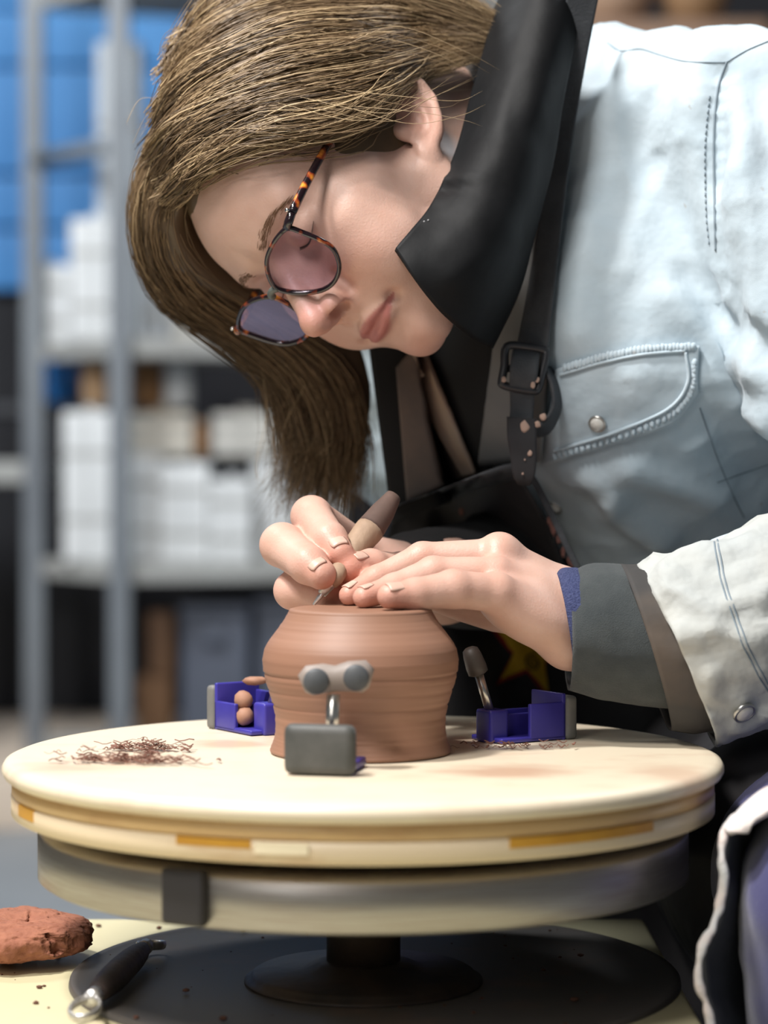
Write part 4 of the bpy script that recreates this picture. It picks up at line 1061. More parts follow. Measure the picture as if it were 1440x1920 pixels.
M_snap = mat('pearl_snap', (.72, .72, .68), .25, (.6, .6, .56), 90, spec=.6)
M_ring = mat('snap_ring', (.45, .45, .43), .3, None, metal=.9)
M_plast = mat('black_buckle_plastic', (.025, .026, .030), .38)
M_claydry = mat('dried_clay_spot', (.42, .29, .23), .9)
M_navyt = mat('navy_trousers', (.022, .022, .105), .8, (.028, .028, .125), 30, .3, 900, sheen=.4)
# ---- jacket body: torso, near shoulder and sleeve in one cloth surface
jk = Solid()
TOR = PX([(1140, 390, 1.605), (1190, 640, 1.580), (1215, 870, 1.690), (1310, 1340, 1.870)])
jk.add(s_chain(TOR, [.112, .140, .140, .150]), .03)
jk.add(s_chain(PX([(1140, 275, 1.560), (1250, 205, 1.515), (1380, 215, 1.480)]), [.066, .047, .050]), .05)
jk.add(s_chain(PX([(700, 330, 1.70), (900, 330, 1.66)]), [.085, .10]), .06)
UA = PX([(1405, 235, 1.475), (1525, 480, 1.440), (1620, 720, 1.42), (1800, 1015, 1.41)])
jk.add(s_chain(UA, [.056, .064, .065, .062]), .014)
FA = PX([(1795, 1015, 1.41), (1600, 1105, 1.380), (1452, 1160, 1.360)])
jk.add(s_chain(FA, [.062, .057, .054]), .012)
# far sleeve (behind the hands)
jk.add(s_chain(PX([(690, 340, 1.71), (760, 800, 1.72), (1040, 1040, 1.66)]), [.075, .062, .055]), .02)
lo_ = np.minimum(TOR.min(0), PX([(520, -50, 1.8), (700, 1300, 1.5)]).min(0)) - .2; hi_ = np.maximum(TOR.max(0), UA.max(0)) + .2
JV, JQ = jk.mesh(lo_, hi_, .0036)
JN = mesh_normals(JV, JQ)
def folds(V):
    a = noise3(V * np.array([1, 1, .45]), 15, 31, 2); b = noise3(V * np.array([.6, 1, 1]), 30, 37, 2)
    return .0050 * (1 - np.abs(a)) ** 3 - .0020 + .0018 * (1 - np.abs(b)) ** 3
JV = JV + JN * folds(JV)[:, None]
# named folds seen in the cloth: valleys and ridges along pixel lines
def crease(line, depth, width):
    """push the cloth along a line on its camera side"""
    global JV
    bv = BVHTree.FromPolygons(JV.tolist(), JQ.tolist())
    pts = []
    for px, py in catmull(np.array(line, float), 24):
        p, n, ok = hit(bv, px, py)
        if ok: pts.append(p)
    if len(pts) < 2: return
    pts = np.array(pts); sel = np.where(((JV > pts.min(0) - width * 3) & (JV < pts.max(0) + width * 3)).all(1))[0]
    d2 = ((JV[sel][:, None] - pts[None]) ** 2).sum(2).min(1)
    JV[sel] = JV[sel] + JN[sel] * (depth * np.exp(-d2 / width ** 2))[:, None]
for ln, dp, wd in (([(1345, 130), (1338, 300), (1342, 470), (1372, 570), (1440, 655)], -.011, .012), ([(1375, 330), (1365, 450), (1395, 560), (1450, 610)], .007, .012),
                   ([(1200, 400), (1180, 480), (1150, 540)], .0025, .008), ([(1290, 520), (1325, 560), (1370, 620)], -.006, .010), ([(1260, 560), (1340, 640), (1420, 700)], .006, .012),
                   ([(1110, 900), (1160, 960), (1230, 1010)], .010, .014), ([(1100, 940), (1150, 1010), (1215, 1050)], -.006, .010), ([(1180, 880), (1260, 905), (1340, 930)], .008, .012),
                   ([(1330, 700), (1390, 760), (1440, 790)], .008, .014), ([(1350, 800), (1400, 880), (1440, 900)], -.006, .012), ([(1130, 200), (1110, 400), (1085, 620)], .006, .014),
                   ([(1380, 200), (1400, 300), (1385, 420)], .005, .012), ([(1410, 150), (1440, 300)], -.005, .012), ([(1180, 250), (1220, 300), (1260, 290)], -.003, .010)):
    crease(ln, dp, wd)
jacket = np_obj('jacket', JV, JQ, M_denim, person)
jb = bvh_of(jacket)
def on_jacket(line, n, lift=.001, dflt=1.46):
    out = []
    for px, py in catmull(np.array(line, float), n):
        p, nn, ok = hit(jb, px, py, dflt)
        if ok: out.append(p + nn * lift)
    return np.array(out)
def smooth_line(a, it=2):
    a = a.copy()
    for _ in range(it): a[1:-1] = (a[:-2] + 2 * a[1:-1] + a[2:]) / 4
    return a
def seam(line, n=60, r=.0006, m=M_thread, lift=.0002):
    p = on_jacket(line, n, lift)
    if len(p) > 3: obj('seam', *tube(smooth_line(p), r, 6, flat=.6), m, jacket)
def stitches(line, step=.0042, r=.00055, m=M_thread, L=.0026):
    p = smooth_line(on_jacket(line, 160, .0004)); seg = np.linalg.norm(np.diff(p, axis=0), axis=1); s = np.concatenate([[0], np.cumsum(seg)]); parts = []
    for t in np.arange(0, s[-1] - L, step):
        q = [np.array([np.interp(v, s, p[:, k]) for k in range(3)]) for v in (t, t + L / 2, t + L)]
        parts.append(tube(np.array(q), r, 5))
    if parts:
        o = obj('stitching', *merge(*parts), m, jacket); o['kind'] = 'stuff'
seam([(1138, 80), (1165, 96), (1200, 92), (1240, 104), (1290, 116), (1362, 117)]); seam([(1362, 117), (1400, 95), (1440, 78)])
seam([(1362, 117), (1345, 170), (1338, 260), (1340, 380), (1342, 470)], 80, .0011)
stitches([(1330, 180), (1322, 280), (1325, 400), (1332, 470)])
seam([(1312, 765), (1345, 860), (1375, 930), (1395, 970)]); seam([(1345, 905), (1400, 885), (1450, 868)])
# ---- pocket flap
def patch(name, outline, m, parent, lift, thick, nu=26, nv=22, bulge=0.0, kind=None, bvh=None, dflt=1.46, smooth_it=3):
    """a piece of cloth cut to a four-sided outline (top, right, bottom, left lines in pixels) laid on the surface"""
    top, bot = [catmull(np.array(l, float), nv) for l in outline]
    G_ = np.zeros((nu, nv, 3)); Nn = np.zeros((nu, nv, 3))
    for i in range(nu):
        for j in range(nv):
            px, py = top[j] + (bot[j] - top[j]) * i / (nu - 1)
            p, n, ok = hit(bvh or jb, px, py, dflt); G_[i, j] = p; Nn[i, j] = n
    for _ in range(smooth_it):
        A = G_.copy(); G_[1:-1, 1:-1] = (A[:-2, 1:-1] + A[2:, 1:-1] + A[1:-1, :-2] + A[1:-1, 2:] + 2 * A[1:-1, 1:-1]) / 6
        A = Nn.copy(); Nn[1:-1, 1:-1] = (A[:-2, 1:-1] + A[2:, 1:-1] + A[1:-1, :-2] + A[1:-1, 2:] + 2 * A[1:-1, 1:-1]) / 6
    Nn /= np.linalg.norm(Nn, axis=2, keepdims=True) + 1e-9
    b = np.sin(np.linspace(0, np.pi, nu))[:, None] * np.sin(np.linspace(0, np.pi, nv))[None]
    G_ = G_ + Nn * (lift + bulge * b)[..., None]
    if bulge: G_ = G_ + Nn * (.0012 * noise3(G_.reshape(-1, 3), 90, 12, 2).reshape(nu, nv))[..., None]
    up = G_ ; dn = G_ - Nn * thick
    V = np.vstack([up.reshape(-1, 3), dn.reshape(-1, 3)]); n0 = nu * nv
    F = [[i * nv + j, i * nv + j + 1, (i + 1) * nv + j + 1, (i + 1) * nv + j] for i in range(nu - 1) for j in range(nv - 1)]
    F2 = [[q[3] + n0, q[2] + n0, q[1] + n0, q[0] + n0] for q in F]
    ring = list(range(nv)) + [i * nv + nv - 1 for i in range(1, nu)] + [(nu - 1) * nv + j for j in range(nv - 2, -1, -1)] + [i * nv for i in range(nu - 2, 0, -1)]
    S = [[ring[(k + 1) % len(ring)], ring[k], ring[k] + n0, ring[(k + 1) % len(ring)] + n0] for k in range(len(ring))]
    return obj(name, V, F + F2 + S, m, parent)
flap = patch('pocket_flap', ([(1046, 690), (1120, 668), (1200, 652), (1290, 645), (1312, 648)], [(1018, 866), (1110, 842), (1200, 812), (1262, 785), (1308, 728)]), M_denim, jacket, .0045, .004, bulge=.002)
fb = bvh_of(flap)
def on_flap(line, n, lift=.0006):
    out = []
    for px, py in catmull(np.array(line, float), n):
        p, nn, ok = hit(fb, px, py)
        if ok: out.append(p + nn * lift)
    return smooth_line(np.array(out), 2)
def sub(o, parent): o.parent = parent; return o
for line in ([(1050, 703), (1120, 683), (1200, 666), (1285, 658)], [(1285, 660), (1290, 715), (1258, 762), (1190, 796), (1110, 824), (1040, 845)]):
    p = on_flap(line, 60); V, F = tube(p, .0016, 6, flat=.7); sub(obj('piping', V, F, M_denim), flap)
# puckers along the flap's edge
pk = []
for line in ([(1060, 690), (1140, 668), (1220, 655), (1300, 650)], [(1302, 680), (1298, 730), (1262, 775), (1190, 808), (1110, 835), (1040, 855)]):
    for p in on_flap(line, 34, .0002): pk.append(ico(p, .0022, 2, .25, len(pk), squash=(.8, .8, 1.3)))
o = sub(obj('puckers', *merge(*pk), M_denim), flap); o['kind'] = 'stuff'
def snap(bv, px, py, r, parent, name='snap_button', lift=0.):
    p, n, ok = hit(bv, px, py); p = p + n * lift; Rm = np.array(Vector(n).to_track_quat('Z', 'X').to_matrix())
    V, F = lathe([(0, r * .42), (r * .5, r * .36), (r * .82, r * .2), (r * .9, 0.0)], (0, 0, 0), 28, False); o1 = obj(name, V @ Rm.T + p, F, M_snap); o1.parent = parent
    V, F = lathe([(r * .88, 0), (r * .9, r * .2), (r * 1.06, r * .2), (r * 1.1, -.0005)], (0, 0, 0), 28, False); o2 = obj('snap_ring', V @ Rm.T + p, F, M_ring); o2.parent = parent
for o_ in (): pass
snap(fb, 1120, 795, .0052, flap)
# ---- sleeve ends: rings given by top and bottom pixels
def loft(name, rings, m, parent, n=48, thick=.0016, wr=0.0, seed=1, closed_end=False, sub_n=5, up_bias=0):
    R = []
    for (tx, ty, bx, by, d, e) in rings:
        t = P(tx, ty, d); b = P(bx, by, d); R.append(np.concatenate([t, b, [e]]))
    R = catmull(np.array(R), (len(rings) - 1) * sub_n + 1); V = []
    for row in R:
        t, b, e = row[:3], row[3:6], row[6]; c = (t + b) / 2; h = (t - b) / 2; ax = np.array([0, 1., 0])
        for k in range(n):
            a = 2 * math.pi * k / n; V.append(c + h * math.cos(a) + ax * e * math.sin(a) * -1)
    V = np.array(V); m_ = len(R)
    if wr:
        C = np.repeat(np.array([(row[:3] + row[3:6]) / 2 for row in R]), n, 0); N_ = V - C; N_ /= np.linalg.norm(N_, axis=1)[:, None]
        V = V + N_ * (wr * ((1 - np.abs(noise3(V * np.array([.6, 1, 1.2]), 42, seed, 2))) ** 2 - .4) + wr * .35 * noise3(V, 110, seed + 3, 1))[:, None]
    F = [[i * n + k, i * n + (k + 1) % n, (i + 1) * n + (k + 1) % n, (i + 1) * n + k] for i in range(m_ - 1) for k in range(n)]
    o = obj(name, V, F, m, parent); md = o.modifiers.new('thick', 'SOLIDIFY'); md.thickness = thick; md.offset = 0
    return o
cuff = loft('cuff', [(1197, 1068, 1336, 1383, 1.3440, 0.0464), (1250, 1040, 1372, 1372, 1.3450, 0.0508), (1330, 1014, 1420, 1358, 1.3480, 0.0540), (1440, 978, 1480, 1350, 1.3560, 0.0562), (1560, 930, 1600, 1300, 1.3730, 0.0583)], M_cuffd, jacket, 96, .0026, .0062, 4, sub_n=9)
cb = BVHTree.FromPolygons([v.co[:] for v in cuff.data.vertices], [p.vertices[:] for p in cuff.data.polygons])
snap(cb, 1393, 1333, .0062, cuff, lift=.0016)
for ln in ([(1205, 1078), (1235, 1150), (1275, 1240), (1330, 1365)], [(1338, 1015), (1352, 1090), (1385, 1190), (1430, 1280), (1445, 1300)], [(1345, 1013), (1360, 1090), (1393, 1190), (1438, 1280)]):
    p = []
    for px, py in catmull(np.array(ln, float), 60):
        q, nn, ok = hit(cb, px, py)
        if ok: p.append(q + nn * .0016)
    o = obj('cuff_seam', *tube(smooth_line(np.array(p)), .0005, 6), M_thread); o.parent = cuff
fle = loft('fleece_sleeve', [(1064, 1082, 1066, 1288, 1.3500, 0.0367), (1105, 1064, 1120, 1302, 1.3480, 0.0389), (1160, 1064, 1185, 1314, 1.3480, 0.0400), (1215, 1080, 1270, 1325, 1.3490, 0.0410), (1330, 1060, 1390, 1330, 1.3530, 0.0432)], M_fleece, person, 56, .003, .0016, 9)
bcf = loft('inner_cuff', [(1163, 1062, 1256, 1366, 1.3470, 0.0432), (1210, 1062, 1300, 1372, 1.3470, 0.0448), (1270, 1050, 1350, 1364, 1.3480, 0.0464), (1360, 1030, 1420, 1345, 1.3520, 0.0497)], M_bcuff, person, 56, .002, .0014, 12)
blc = loft('knit_cuff', [(1044, 1076, 1074, 1256, 1.352, .036), (1062, 1068, 1084, 1262, 1.351, .037), (1110, 1072, 1120, 1270, 1.350, .037)], M_bluec, person, 48, .0024, .001, 15)
# far forearm in its black sleeve
fs = Solid(); fs.add(s_chain(PX([(785, 1082, 1.462), (900, 1075, 1.53), (1050, 1040, 1.66)]), [.029, .036, .05]), .01)
V, Q = fs.mesh(P(700, 1200, 1.42) - .1, P(1100, 900, 1.72) + .12, .004); V = V + mesh_normals(V, Q) * (.002 * noise3(V, 60, 8, 2))[:, None]
np_obj('sleeve', V, Q, M_black, person)
# ---- torso-only surface for what lies on the chest and lap
tor = Solid(); tor.add(s_chain(TOR, [.115, .143, .143, .153]), .03); tor.add(s_chain(PX([(1140, 275, 1.560), (1250, 205, 1.515)]), [.069, .050]), .05); tor.add(s_chain(PX([(700, 330, 1.70), (900, 330, 1.66)]), [.088, .10]), .06)
TVv, TQ = tor.mesh(lo_, hi_, .010); tb_ = BVHTree.FromPolygons(TVv.tolist(), TQ.tolist())
M_shirt = mat('dusty_shirt', (.085, .075, .072), .9, (.15, .11, .09), 18, .3, 80)
M_beige = mat('dusty_lapel_edge', (.30, .235, .19), .85, (.36, .24, .17), 22, .2, 90)
vest = patch('vest', ([(690, 640), (770, 610), (850, 600), (935, 600)], [(735, 985), (790, 960), (860, 935), (925, 900)]), M_black, person, .004, .004, bvh=tb_, dflt=1.53)
patch('shirt_front', ([(742, 690), (770, 660), (800, 650)], [(762, 940), (830, 910), (905, 880)]), M_shirt, person, .008, .003, bvh=tb_, dflt=1.52)
patch('lapel_edge', ([(766, 655), (795, 648), (822, 652)], [(893, 876), (903, 873), (912, 870)]), M_beige, person, .012, .003, bvh=tb_, dflt=1.52, nu=40)
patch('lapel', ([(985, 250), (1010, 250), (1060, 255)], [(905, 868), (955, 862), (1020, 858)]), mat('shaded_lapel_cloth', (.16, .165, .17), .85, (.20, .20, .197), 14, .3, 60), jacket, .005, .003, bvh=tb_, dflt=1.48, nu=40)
# ---- collar of the black vest
colr = PX_ = np.array([PX(r_) for r_ in (
    [(948, -40, 1.500), (975, -40, 1.470), (1010, -40, 1.455), (1050, -40, 1.455), (1092, -40, 1.475)],
    [(926, 60, 1.478), (955, 60, 1.450), (995, 60, 1.436), (1035, 60, 1.436), (1072, 60, 1.456)],
    [(893, 180, 1.452), (925, 180, 1.428), (965, 182, 1.416), (1008, 184, 1.418), (1047, 186, 1.442)],
    [(862, 290, 1.428), (895, 296, 1.408), (938, 304, 1.400), (985, 312, 1.408), (1024, 318, 1.438)],
    [(815, 385, 1.400), (858, 410, 1.386), (908, 428, 1.384), (955, 440, 1.400), (990, 448, 1.440)],
    [(770, 438, 1.384), (828, 485, 1.376), (880, 515, 1.380), (928, 540, 1.402), (962, 548, 1.442)],
    [(740, 470, 1.378), (776, 525, 1.374), (826, 586, 1.382), (872, 626, 1.402), (915, 648, 1.440)])])
V, F = grid_surface(colr, 60, 44, .004)
V = V + (noise3(V, 38, 51, 2) * .0016)[:, None] * np.array([.2, -1, .2])
# fold over the jaw: the nick in the collar edge
V[:, 1] += .006 * np.exp(-(((V - P(835, 352, 1.405)) / np.array([.012, .03, .004])) ** 2).sum(1)) - .004 * np.exp(-(((V - P(842, 338, 1.405)) / np.array([.016, .03, .004])) ** 2).sum(1))
collar = obj('collar', V, F, M_nylon, person)
p_ = P(801, 420, 1.388); V, F = lathe([(0, .0012), (.0030, .001), (.0042, 0)], (0, 0, 0), 16, False)
for k in range(5):
    a = 2 * math.pi * k / 5; V2, F2 = ico(P(801, 420, 1.3855) + np.array([.0022 * math.cos(a), 0, .0022 * math.sin(a)]), .0008, 1, .1, k)
    o = obj('emblem_dot', V2, F2, mat('emblem_grey', (.22, .22, .23), .6)); o.parent = collar
M_colb = mat('lit_collar_grey', (.055, .064, .068), .8, (.085, .095, .10), 30, .4, 80)  # black collar's far part, coloured lighter grey for the light on it
V, F = grid_surface(np.array([PX(r_) for r_ in ([(740, -70, 1.56), (830, -80, 1.54), (910, -70, 1.515), (975, -60, 1.49)], [(770, 10, 1.56), (845, 5, 1.535), (905, 0, 1.505), (955, 0, 1.48)], [(815, 85, 1.56), (865, 90, 1.535), (905, 95, 1.50), (940, 95, 1.475)], [(800, 150, 1.575), (860, 165, 1.54), (905, 180, 1.495), (928, 190, 1.47)], [(815, 240, 1.58), (870, 250, 1.54), (905, 255, 1.49), (922, 260, 1.46)])]), 24, 24, .004)
obj('collar_back', V, F, M_colb, person)
# ---- apron
apron = bpy.data.objects.new('apron', None); COL.objects.link(apron); apron.location = P(1000, 1100, 1.5); adopt(apron, person); apron.location = P(1000, 1100, 1.5)
AP0 = apron.location.copy()
def apart(o): o.parent = apron; o.matrix_parent_inverse = Matrix.Translation(AP0).inverted(); return o
rows = [([(738, 952), (800, 930), (870, 903), (930, 881), (985, 866)]), ([(728, 1010), (800, 995), (880, 975), (960, 955), (1034, 950)]), ([(715, 1075), (810, 1070), (900, 1065), (1000, 1062), (1088, 1066)]),
        ([(705, 1160), (830, 1160), (960, 1160), (1090, 1160), (1200, 1150)]), ([(700, 1270), (860, 1270), (1020, 1270), (1190, 1265), (1340, 1240)]), ([(690, 1400), (880, 1405), (1080, 1410), (1290, 1405), (1500, 1370)]), ([(680, 1520), (900, 1530), (1120, 1535), (1350, 1530), (1640, 1500)])]
Gd = []
for rw_ in rows:
    row = []
    for px, py in rw_:
        p, n, ok = hit(tb_, px, py, 1.60); row.append(p + (n * .012 if ok else 0))
    Gd.append(row)
Gd = np.array(Gd)
Gd[:, 0, 1] = np.minimum(Gd[:, 0, 1], Gd[:, 1, 1] + .06)
V, F = grid_surface(Gd, 60, 44, -.0022)
V = V + (noise3(V * np.array([1.6, 1, .5]), 26, 61, 2) * .0040)[:, None] * np.array([0, -1, 0])
bib = apart(obj('bib', V, F, M_apron)); ab = bvh_of(bib)
def strip(name, left, right, m, bvh, lift, thick, n=30, k=6, dflt=1.47):
    return patch(name, (left, right), m, None, lift, thick, nu=k, nv=n, bvh=bvh, dflt=dflt, smooth_it=2)
apart(strip('top_band', [(737, 948), (800, 926), (870, 899), (930, 876), (986, 862)], [(744, 972), (805, 950), (874, 923), (934, 901), (990, 888)], M_strap, ab, .004, .003, 40))
apart(strip('edge_binding', [(984, 866), (1010, 905), (1036, 955), (1062, 1010), (1090, 1066)], [(972, 872), (1000, 912), (1026, 962), (1052, 1016), (1080, 1072)], M_strap, ab, .002, .002, 40))
# strap from the neck to the bib
both = BVHTree.FromPolygons(TVv.tolist(), TQ.tolist())
SL = [(1064, -30), (1052, 100), (1037, 210), (1026, 330), (1010, 450), (994, 560), (972, 650)]; SR = [(1125, -20), (1098, 110), (1077, 215), (1062, 340), (1050, 460), (1040, 570), (1028, 662)]
Gs = []
for (a, b) in zip(SL, SR):
    row = []
    for t in (0, .33, .67, 1):
        px, py = np.array(a) * (1 - t) + np.array(b) * t; p, n, ok = hit(jb, px, py, 1.455); d = min(p[1], 1.485) - .013; row.append(P(px, py, d))
    Gs.append(row)
Gs = np.array(Gs); 
for _ in range(3): Gs[1:-1] = (Gs[:-2] + Gs[2:] + 2 * Gs[1:-1]) / 4
V, F = grid_surface(Gs, 60, 12, .0022); V = V + (noise3(V, 60, 71, 2) * .0008)[:, None] * np.array([0, -1, 0])
apart(obj('strap', V, F, M_strap))
db = Gs[-1, 1, 1] - .006
def loop(pts, r, d, sides=8):
    c = catmull(np.array([P(px, py, d) for px, py in pts]), 48, True); c = np.vstack([c, c[:1], c[1:2]]); return tube(c, r, sides, False, 1.2, (0, -1, 0))
buckle = apart(obj('buckle', *loop([(950, 650), (985, 650), (1018, 656), (1024, 664), (1016, 700), (1009, 728), (1000, 733), (970, 729), (944, 722), (941, 714), (946, 685)], .0026, db - .002), M_plast))
apart(obj('buckle_bar', *tube(PX([(948, 690, db), (1016, 697, db)]), .0024, 8), M_plast))
V, F = grid_surface(np.array([PX(r_) for r_ in ([(962, 655, db), (1012, 661, db)], [(958, 672, db - .005), (1010, 678, db - .005)], [(956, 695, db - .0065), (1008, 700, db - .0065)], [(955, 716, db - .004), (1004, 722, db - .004)], [(956, 740, db + .001), (1002, 746, db + .001)], [(956, 775, db + .002), (1000, 780, db + .002)], [(950, 800, db), (1000, 803, db)])]), 40, 8, .002)
apart(obj('buckle_webbing', V, F, M_strap))
V, F = grid_surface(np.array([PX(r_) for r_ in ([(1016, 690, db), (1030, 690, db + .014)], [(1030, 720, db - .002), (1046, 718, db + .014)], [(1034, 760, db - .003), (1048, 764, db + .012)], [(1016, 790, db - .002), (1030, 806, db + .012)], [(1000, 800, db), (1006, 816, db + .012)])]), 30, 8, .002)
apart(obj('webbing_tail', V, F, M_strap))
V, F = grid_surface(np.array([PX(r_) for r_ in ([(950, 782, db - .002), (1006, 786, db - .002)], [(951, 820, db - .003), (1006, 824, db - .003)], [(956, 850, db - .002), (1006, 860, db - .002)], [(962, 890, db - .001), (1002, 892, db - .001)], [(972, 905, db + .002), (994, 907, db + .002)])]), 30, 10, .0025)
tab = apart(obj('strap_tab', V, F, M_apron))
for i, (px, py, r_, dd) in enumerate(((984, 800, .0042, 0), (1018, 782, .0030, 0), (1008, 796, .0026, 0), (945, 712, .0022, .002), (1000, 722, .0022, .002), (1008, 712, .0020, .002), (994, 850, .0022, 0), (980, 888, .0010, 0), (984, 862, .0008, 0))):
    V, F = ico(P(px, py, db - .0050 - dd), r_ * .72, 2, .3, i, squash=(1, .35, 1.2)); apart(obj('clay_spot', V, F, M_claydry))
for i, (px, py, r_) in enumerate(((1038, 985, .0035), (1048, 1010, .0022), (1056, 1035, .002), (868, 957, .0018), (1072, 1055, .0022), (1030, 975, .002), (1066, 1050, .0016))):
    p, n, ok = hit(ab, px, py, 1.5); V, F = ico(p + n * .0012, r_, 2, .3, i + 30, squash=(.8, .4, 1.6)); apart(obj('clay_spot', V, F, mat('red_clay_spot', (.20, .09, .075), .9) if i == 0 else bpy.data.materials['red_clay_spot']))
# star print on the apron
def star(c, ro, ri, rot, lift, m, name):
    cp, cn, ok = hit(ab, *c, 1.5); n_ = 10; V = [cp + cn * lift]; out = []
    for k in range(n_):
        a = rot + math.pi * k / 5; r_ = ro if k % 2 == 0 else ri; out.append((c[0] + r_ * math.sin(a), c[1] - r_ * math.cos(a)))
    ring = []
    for k in range(n_):
        for t in np.linspace(0, 1, 4, endpoint=False): ring.append(np.array(out[k]) * (1 - t) + np.array(out[(k + 1) % n_]) * t)
    F = []; L = 5
    for i in range(1, L + 1):
        for q in ring:
            px, py = np.array(c) + (q - np.array(c)) * i / L; p, nn, ok = hit(ab, px, py, 1.5); V.append(p + nn * lift)
    R_ = len(ring)
    for j in range(R_): F.append([0, 1 + j, 1 + (j + 1) % R_])
    for i in range(L - 1):
        for j in range(R_): F.append([1 + i * R_ + j, 1 + (i + 1) * R_ + j, 1 + (i + 1) * R_ + (j + 1) % R_, 1 + i * R_ + (j + 1) % R_])
    return apart(obj(name, V, F, m))
star((994, 1224), 92, 36, math.radians(12), .0016, mat('red_print', (.28, .015, .012), .7), 'star_outline')
star((996, 1218), 86, 33, math.radians(12), .0024, mat('yellow_print', (.72, .46, .03), .7, (.62, .38, .02), 40), 'star_print')
sw = []
for t in np.linspace(0, 3.6 * math.pi, 40):
    r_ = 3 + t * 1.25; p, n, ok = hit(ab, 1003 + r_ * math.cos(t), 1238 + r_ * math.sin(t), 1.5); sw.append(p + n * .003)
apart(obj('swirl_print', *tube(np.array(sw), .0009, 6), mat('olive_print', (.16, .11, .01), .7)))
sn_p = P(1040, 952, 1.50)
snap(jb, 1040, 952, .0050, jacket)
# ---- legs in navy trousers and the draped hem over the near knee
tr_ = Solid()
tr_.add(s_chain(PX([(1400, 1480, 1.76), (1612, 1700, 1.215), (1640, 2940, 1.30)]), [.085, .062, .050]), .02)
tr_.add(s_chain(PX([(1180, 1500, 1.80), (600, 1720, 1.78), (560, 2370, 1.80)]), [.085, .062, .050]), .02)
cv = Solid(); cv.add(s_chain(PX([(1400, 1480, 1.76), (1545, 1640, 1.38)]), [.108, .092]), .02); cv.add(s_chain(PX([(1180, 1500, 1.80), (1400, 1480, 1.76)]), [.10, .10]), .03)
V, Q = cv.mesh((-.05, 1.2, .2), (.60, 2.0, .72), .006); V = V + mesh_normals(V, Q) * (.003 * noise3(V, 30, 79, 2))[:, None]
apart(np_obj('lap', V, Q, M_apron))
V, Q = tr_.mesh((-.25, 1.0, .0), (.55, 2.0, .66), .006); V = V + mesh_normals(V, Q) * (.0016 * noise3(V, 40, 77, 2))[:, None]
tro = np_obj('trousers', V, Q, M_navyt, person); tro['label'] = 'navy blue trousers'
M_shoe = mat('dark_work_shoe', (.03, .028, .028), .6, (.05, .045, .04), 30)
for (sx, sy, dx, dy) in ((*P(1640, 2940, 1.30)[:2], -.5, -.86), (*P(560, 2370, 1.80)[:2], -.7, -.7)):
    sh = Solid(); b_ = np.array([sx, sy, .048]); dd = np.array([dx, dy, 0])
    sh.add(s_chain(np.array([b_ - dd * .03 + [0, 0, .012], b_ + dd * .06, b_ + dd * .15 - [0, 0, .008]]), [.046, .042, .036]), .02); sh.add(s_cap(b_, b_ + [0, 0, .06], .045, .047), .02); sh.cut(lambda p: p[:, 2] - .002, .004)
    V, Q = sh.mesh(b_ - .25, b_ + .25, .006); np_obj('shoe', V, Q, M_shoe, person)
stool = thing('stool', 'low dark round stool beneath the seated woman', 'stool', (.31, 1.84, 0))
M_stool = mat('stool_black', (.02, .02, .022), .6)
obj('seat', *lathe([(.02, .300), (.155, .300), (.165, .310), (.165, .328), (.155, .336), (0, .338)], (.31, 1.84, 0), 48, False), M_stool, stool)
for k in range(4):
    a = math.pi / 4 + k * math.pi / 2; obj('leg', *tube(np.array([[.31 + .11 * math.cos(a), 1.84 + .11 * math.sin(a), .302], [.31 + .16 * math.cos(a), 1.84 + .16 * math.sin(a), .0]]), .013, 10), M_frame, stool)
M_skirt = mat('charcoal_skirt_cloth', (.045, .048, .050), .85, (.030, .032, .034), 20, .4, 70)
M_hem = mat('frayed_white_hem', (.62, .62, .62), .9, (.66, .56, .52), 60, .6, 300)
edge = [(1560, 1440, 1.26), (1450, 1478, 1.235), (1400, 1512, 1.215), (1364, 1560, 1.205), (1351, 1620, 1.20), (1353, 1680, 1.20), (1340, 1735, 1.195), (1316, 1790, 1.19), (1313, 1850, 1.19), (1332, 1920, 1.19), (1350, 2050, 1.19)]
inner = [(1620, 1520, 1.33), (1480, 1530, 1.32), (1440, 1560, 1.31), (1420, 1610, 1.30), (1415, 1660, 1.295), (1415, 1710, 1.29), (1412, 1760, 1.29), (1408, 1810, 1.29), (1412, 1870, 1.29), (1420, 1930, 1.29), (1430, 2060, 1.29)]
rows_ = []
for e, i in zip(edge, inner):
    pe, pi = P(*e), P(*i); rows_.append([pe, pe * .66 + pi * .34 + np.array([.004, .004, 0]), pe * .33 + pi * .67 + np.array([.006, 0, 0]), pi])
V, F = grid_surface(np.array(rows_), 70, 16, .0028)
V = V + (noise3(V, 45, 81, 2) * .0022)[:, None] * np.array([1, .4, 0]); apart(obj('skirt', V, F, M_skirt))
hem = catmull(PX([(x - 1, y, d - .001) for x, y, d in edge]), 110); hem = hem + np.stack([noise3(hem, 120, 85, 2) * .0016, noise3(hem, 120, 86, 1) * .001, np.zeros(len(hem))], 1)
apart(obj('hem', *tube(hem, .0023 + .0009 * noise3(hem, 150, 88, 1), 10, flat=.8), M_hem))
V, F = grid_surface(np.array([PX(r_) for r_ in ([(860, 1480, 1.60), (1000, 1490, 1.56), (1200, 1490, 1.55), (1480, 1480, 1.55)], [(860, 1600, 1.58), (1020, 1600, 1.54), (1220, 1600, 1.53), (1480, 1600, 1.52)], [(860, 1800, 1.57), (1020, 1800, 1.53), (1220, 1800, 1.53), (1480, 1800, 1.51)], [(860, 2200, 1.57), (1020, 2200, 1.53), (1220, 2200, 1.53), (1480, 2200, 1.51)])]), 40, 30, .003)
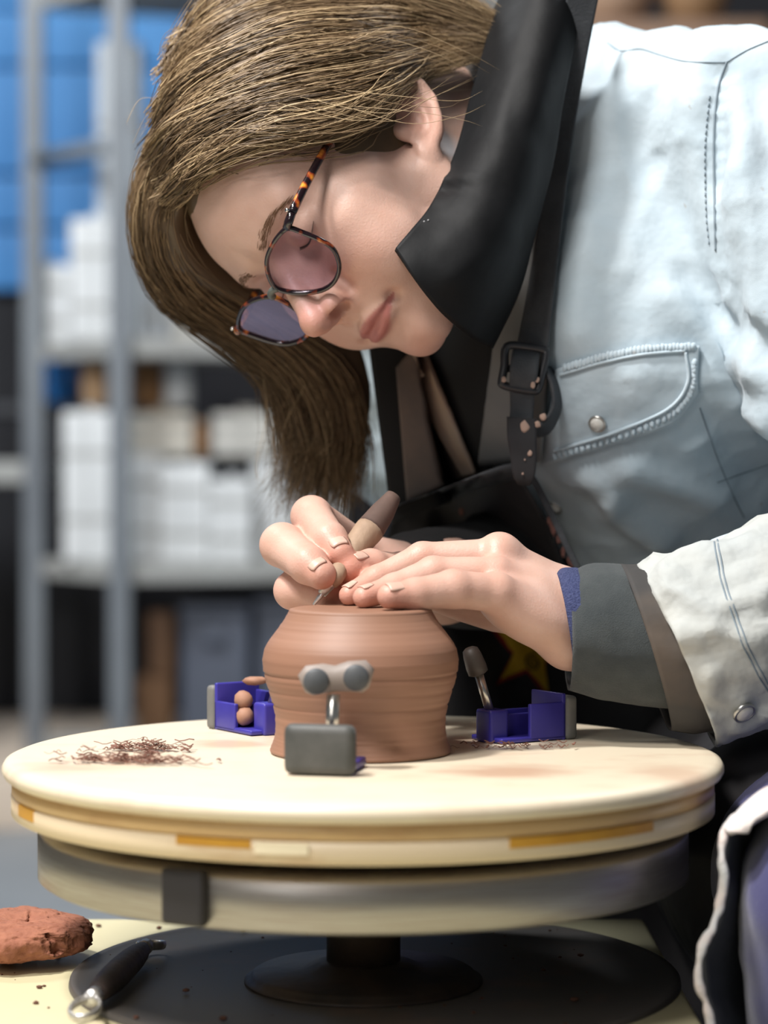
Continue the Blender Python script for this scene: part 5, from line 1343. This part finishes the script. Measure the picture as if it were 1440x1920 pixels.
V = V + (noise3(V * np.array([1.5, 1, .4]), 24, 91, 2) * .006)[:, None] * np.array([0, 1, 0]); apart(obj('hanging_skirt', V, F, M_apron))
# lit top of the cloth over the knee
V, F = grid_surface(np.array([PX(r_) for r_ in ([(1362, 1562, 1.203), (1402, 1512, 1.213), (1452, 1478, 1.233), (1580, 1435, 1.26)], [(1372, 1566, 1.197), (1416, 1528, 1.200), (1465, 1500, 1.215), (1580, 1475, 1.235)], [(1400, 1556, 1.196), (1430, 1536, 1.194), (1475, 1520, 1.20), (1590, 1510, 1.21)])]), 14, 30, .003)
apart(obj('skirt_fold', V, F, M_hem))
# ------------------------------------------------------------------ trimming tool in the far hand
tool = thing('trimming_tool', 'wooden handled trimming tool held against the rim of the pot', 'trimming tool', P(588, 1133, 1.332))
T_ = PX([(588, 1134, 1.330), (600, 1118, 1.331), (612, 1101, 1.332), (622, 1088, 1.333)])
obj('blade', *tube(T_[:3], [.0014, .0026, .0030], 8, flat=.6), M_silver, tool)
obj('ferrule', *tube(T_[1:] + (T_[3] - T_[2]) * .3, [.0026, .0038, .0044], 12), M_silver, tool)
H_ = catmull(PX([(618, 1094, 1.333), (630, 1078, 1.335), (648, 1053, 1.352), (670, 1022, 1.364), (694, 992, 1.372), (716, 962, 1.378), (738, 930, 1.384)]), 28)
M_wood = mat('clay_dusted_wood', (.36, .25, .17), .75, (.27, .18, .12), 60, .4, 200, stretch=(1, 1, .3))
hr = np.interp(np.linspace(0, 1, 28), [0, .12, .3, .5, .65, .85, 1], [.0044, .0054, .0050, .0078, .0088, .0072, .0047])
obj('handle', *tube(H_[:19], hr[:19], 14), M_wood, tool)
obj('handle_end', *tube(H_[18:], hr[18:], 14), mat('clay_darkened_wood', (.075, .045, .035), .8, (.11, .065, .05), 50), tool)

for o_, l_ in ((jacket, 'pale blue denim jacket with pocket flap'), (collar, 'tall black collar with a pointed tip'), (hairo, 'long brown hair parted and hanging forward'), (apron, 'black bib apron with a yellow star print'), (cuff, 'worn pale cuff with pearl snap'), (fle, 'dark grey fleece sleeve'), (blc, 'navy knit cuff')): o_['label'] = l_
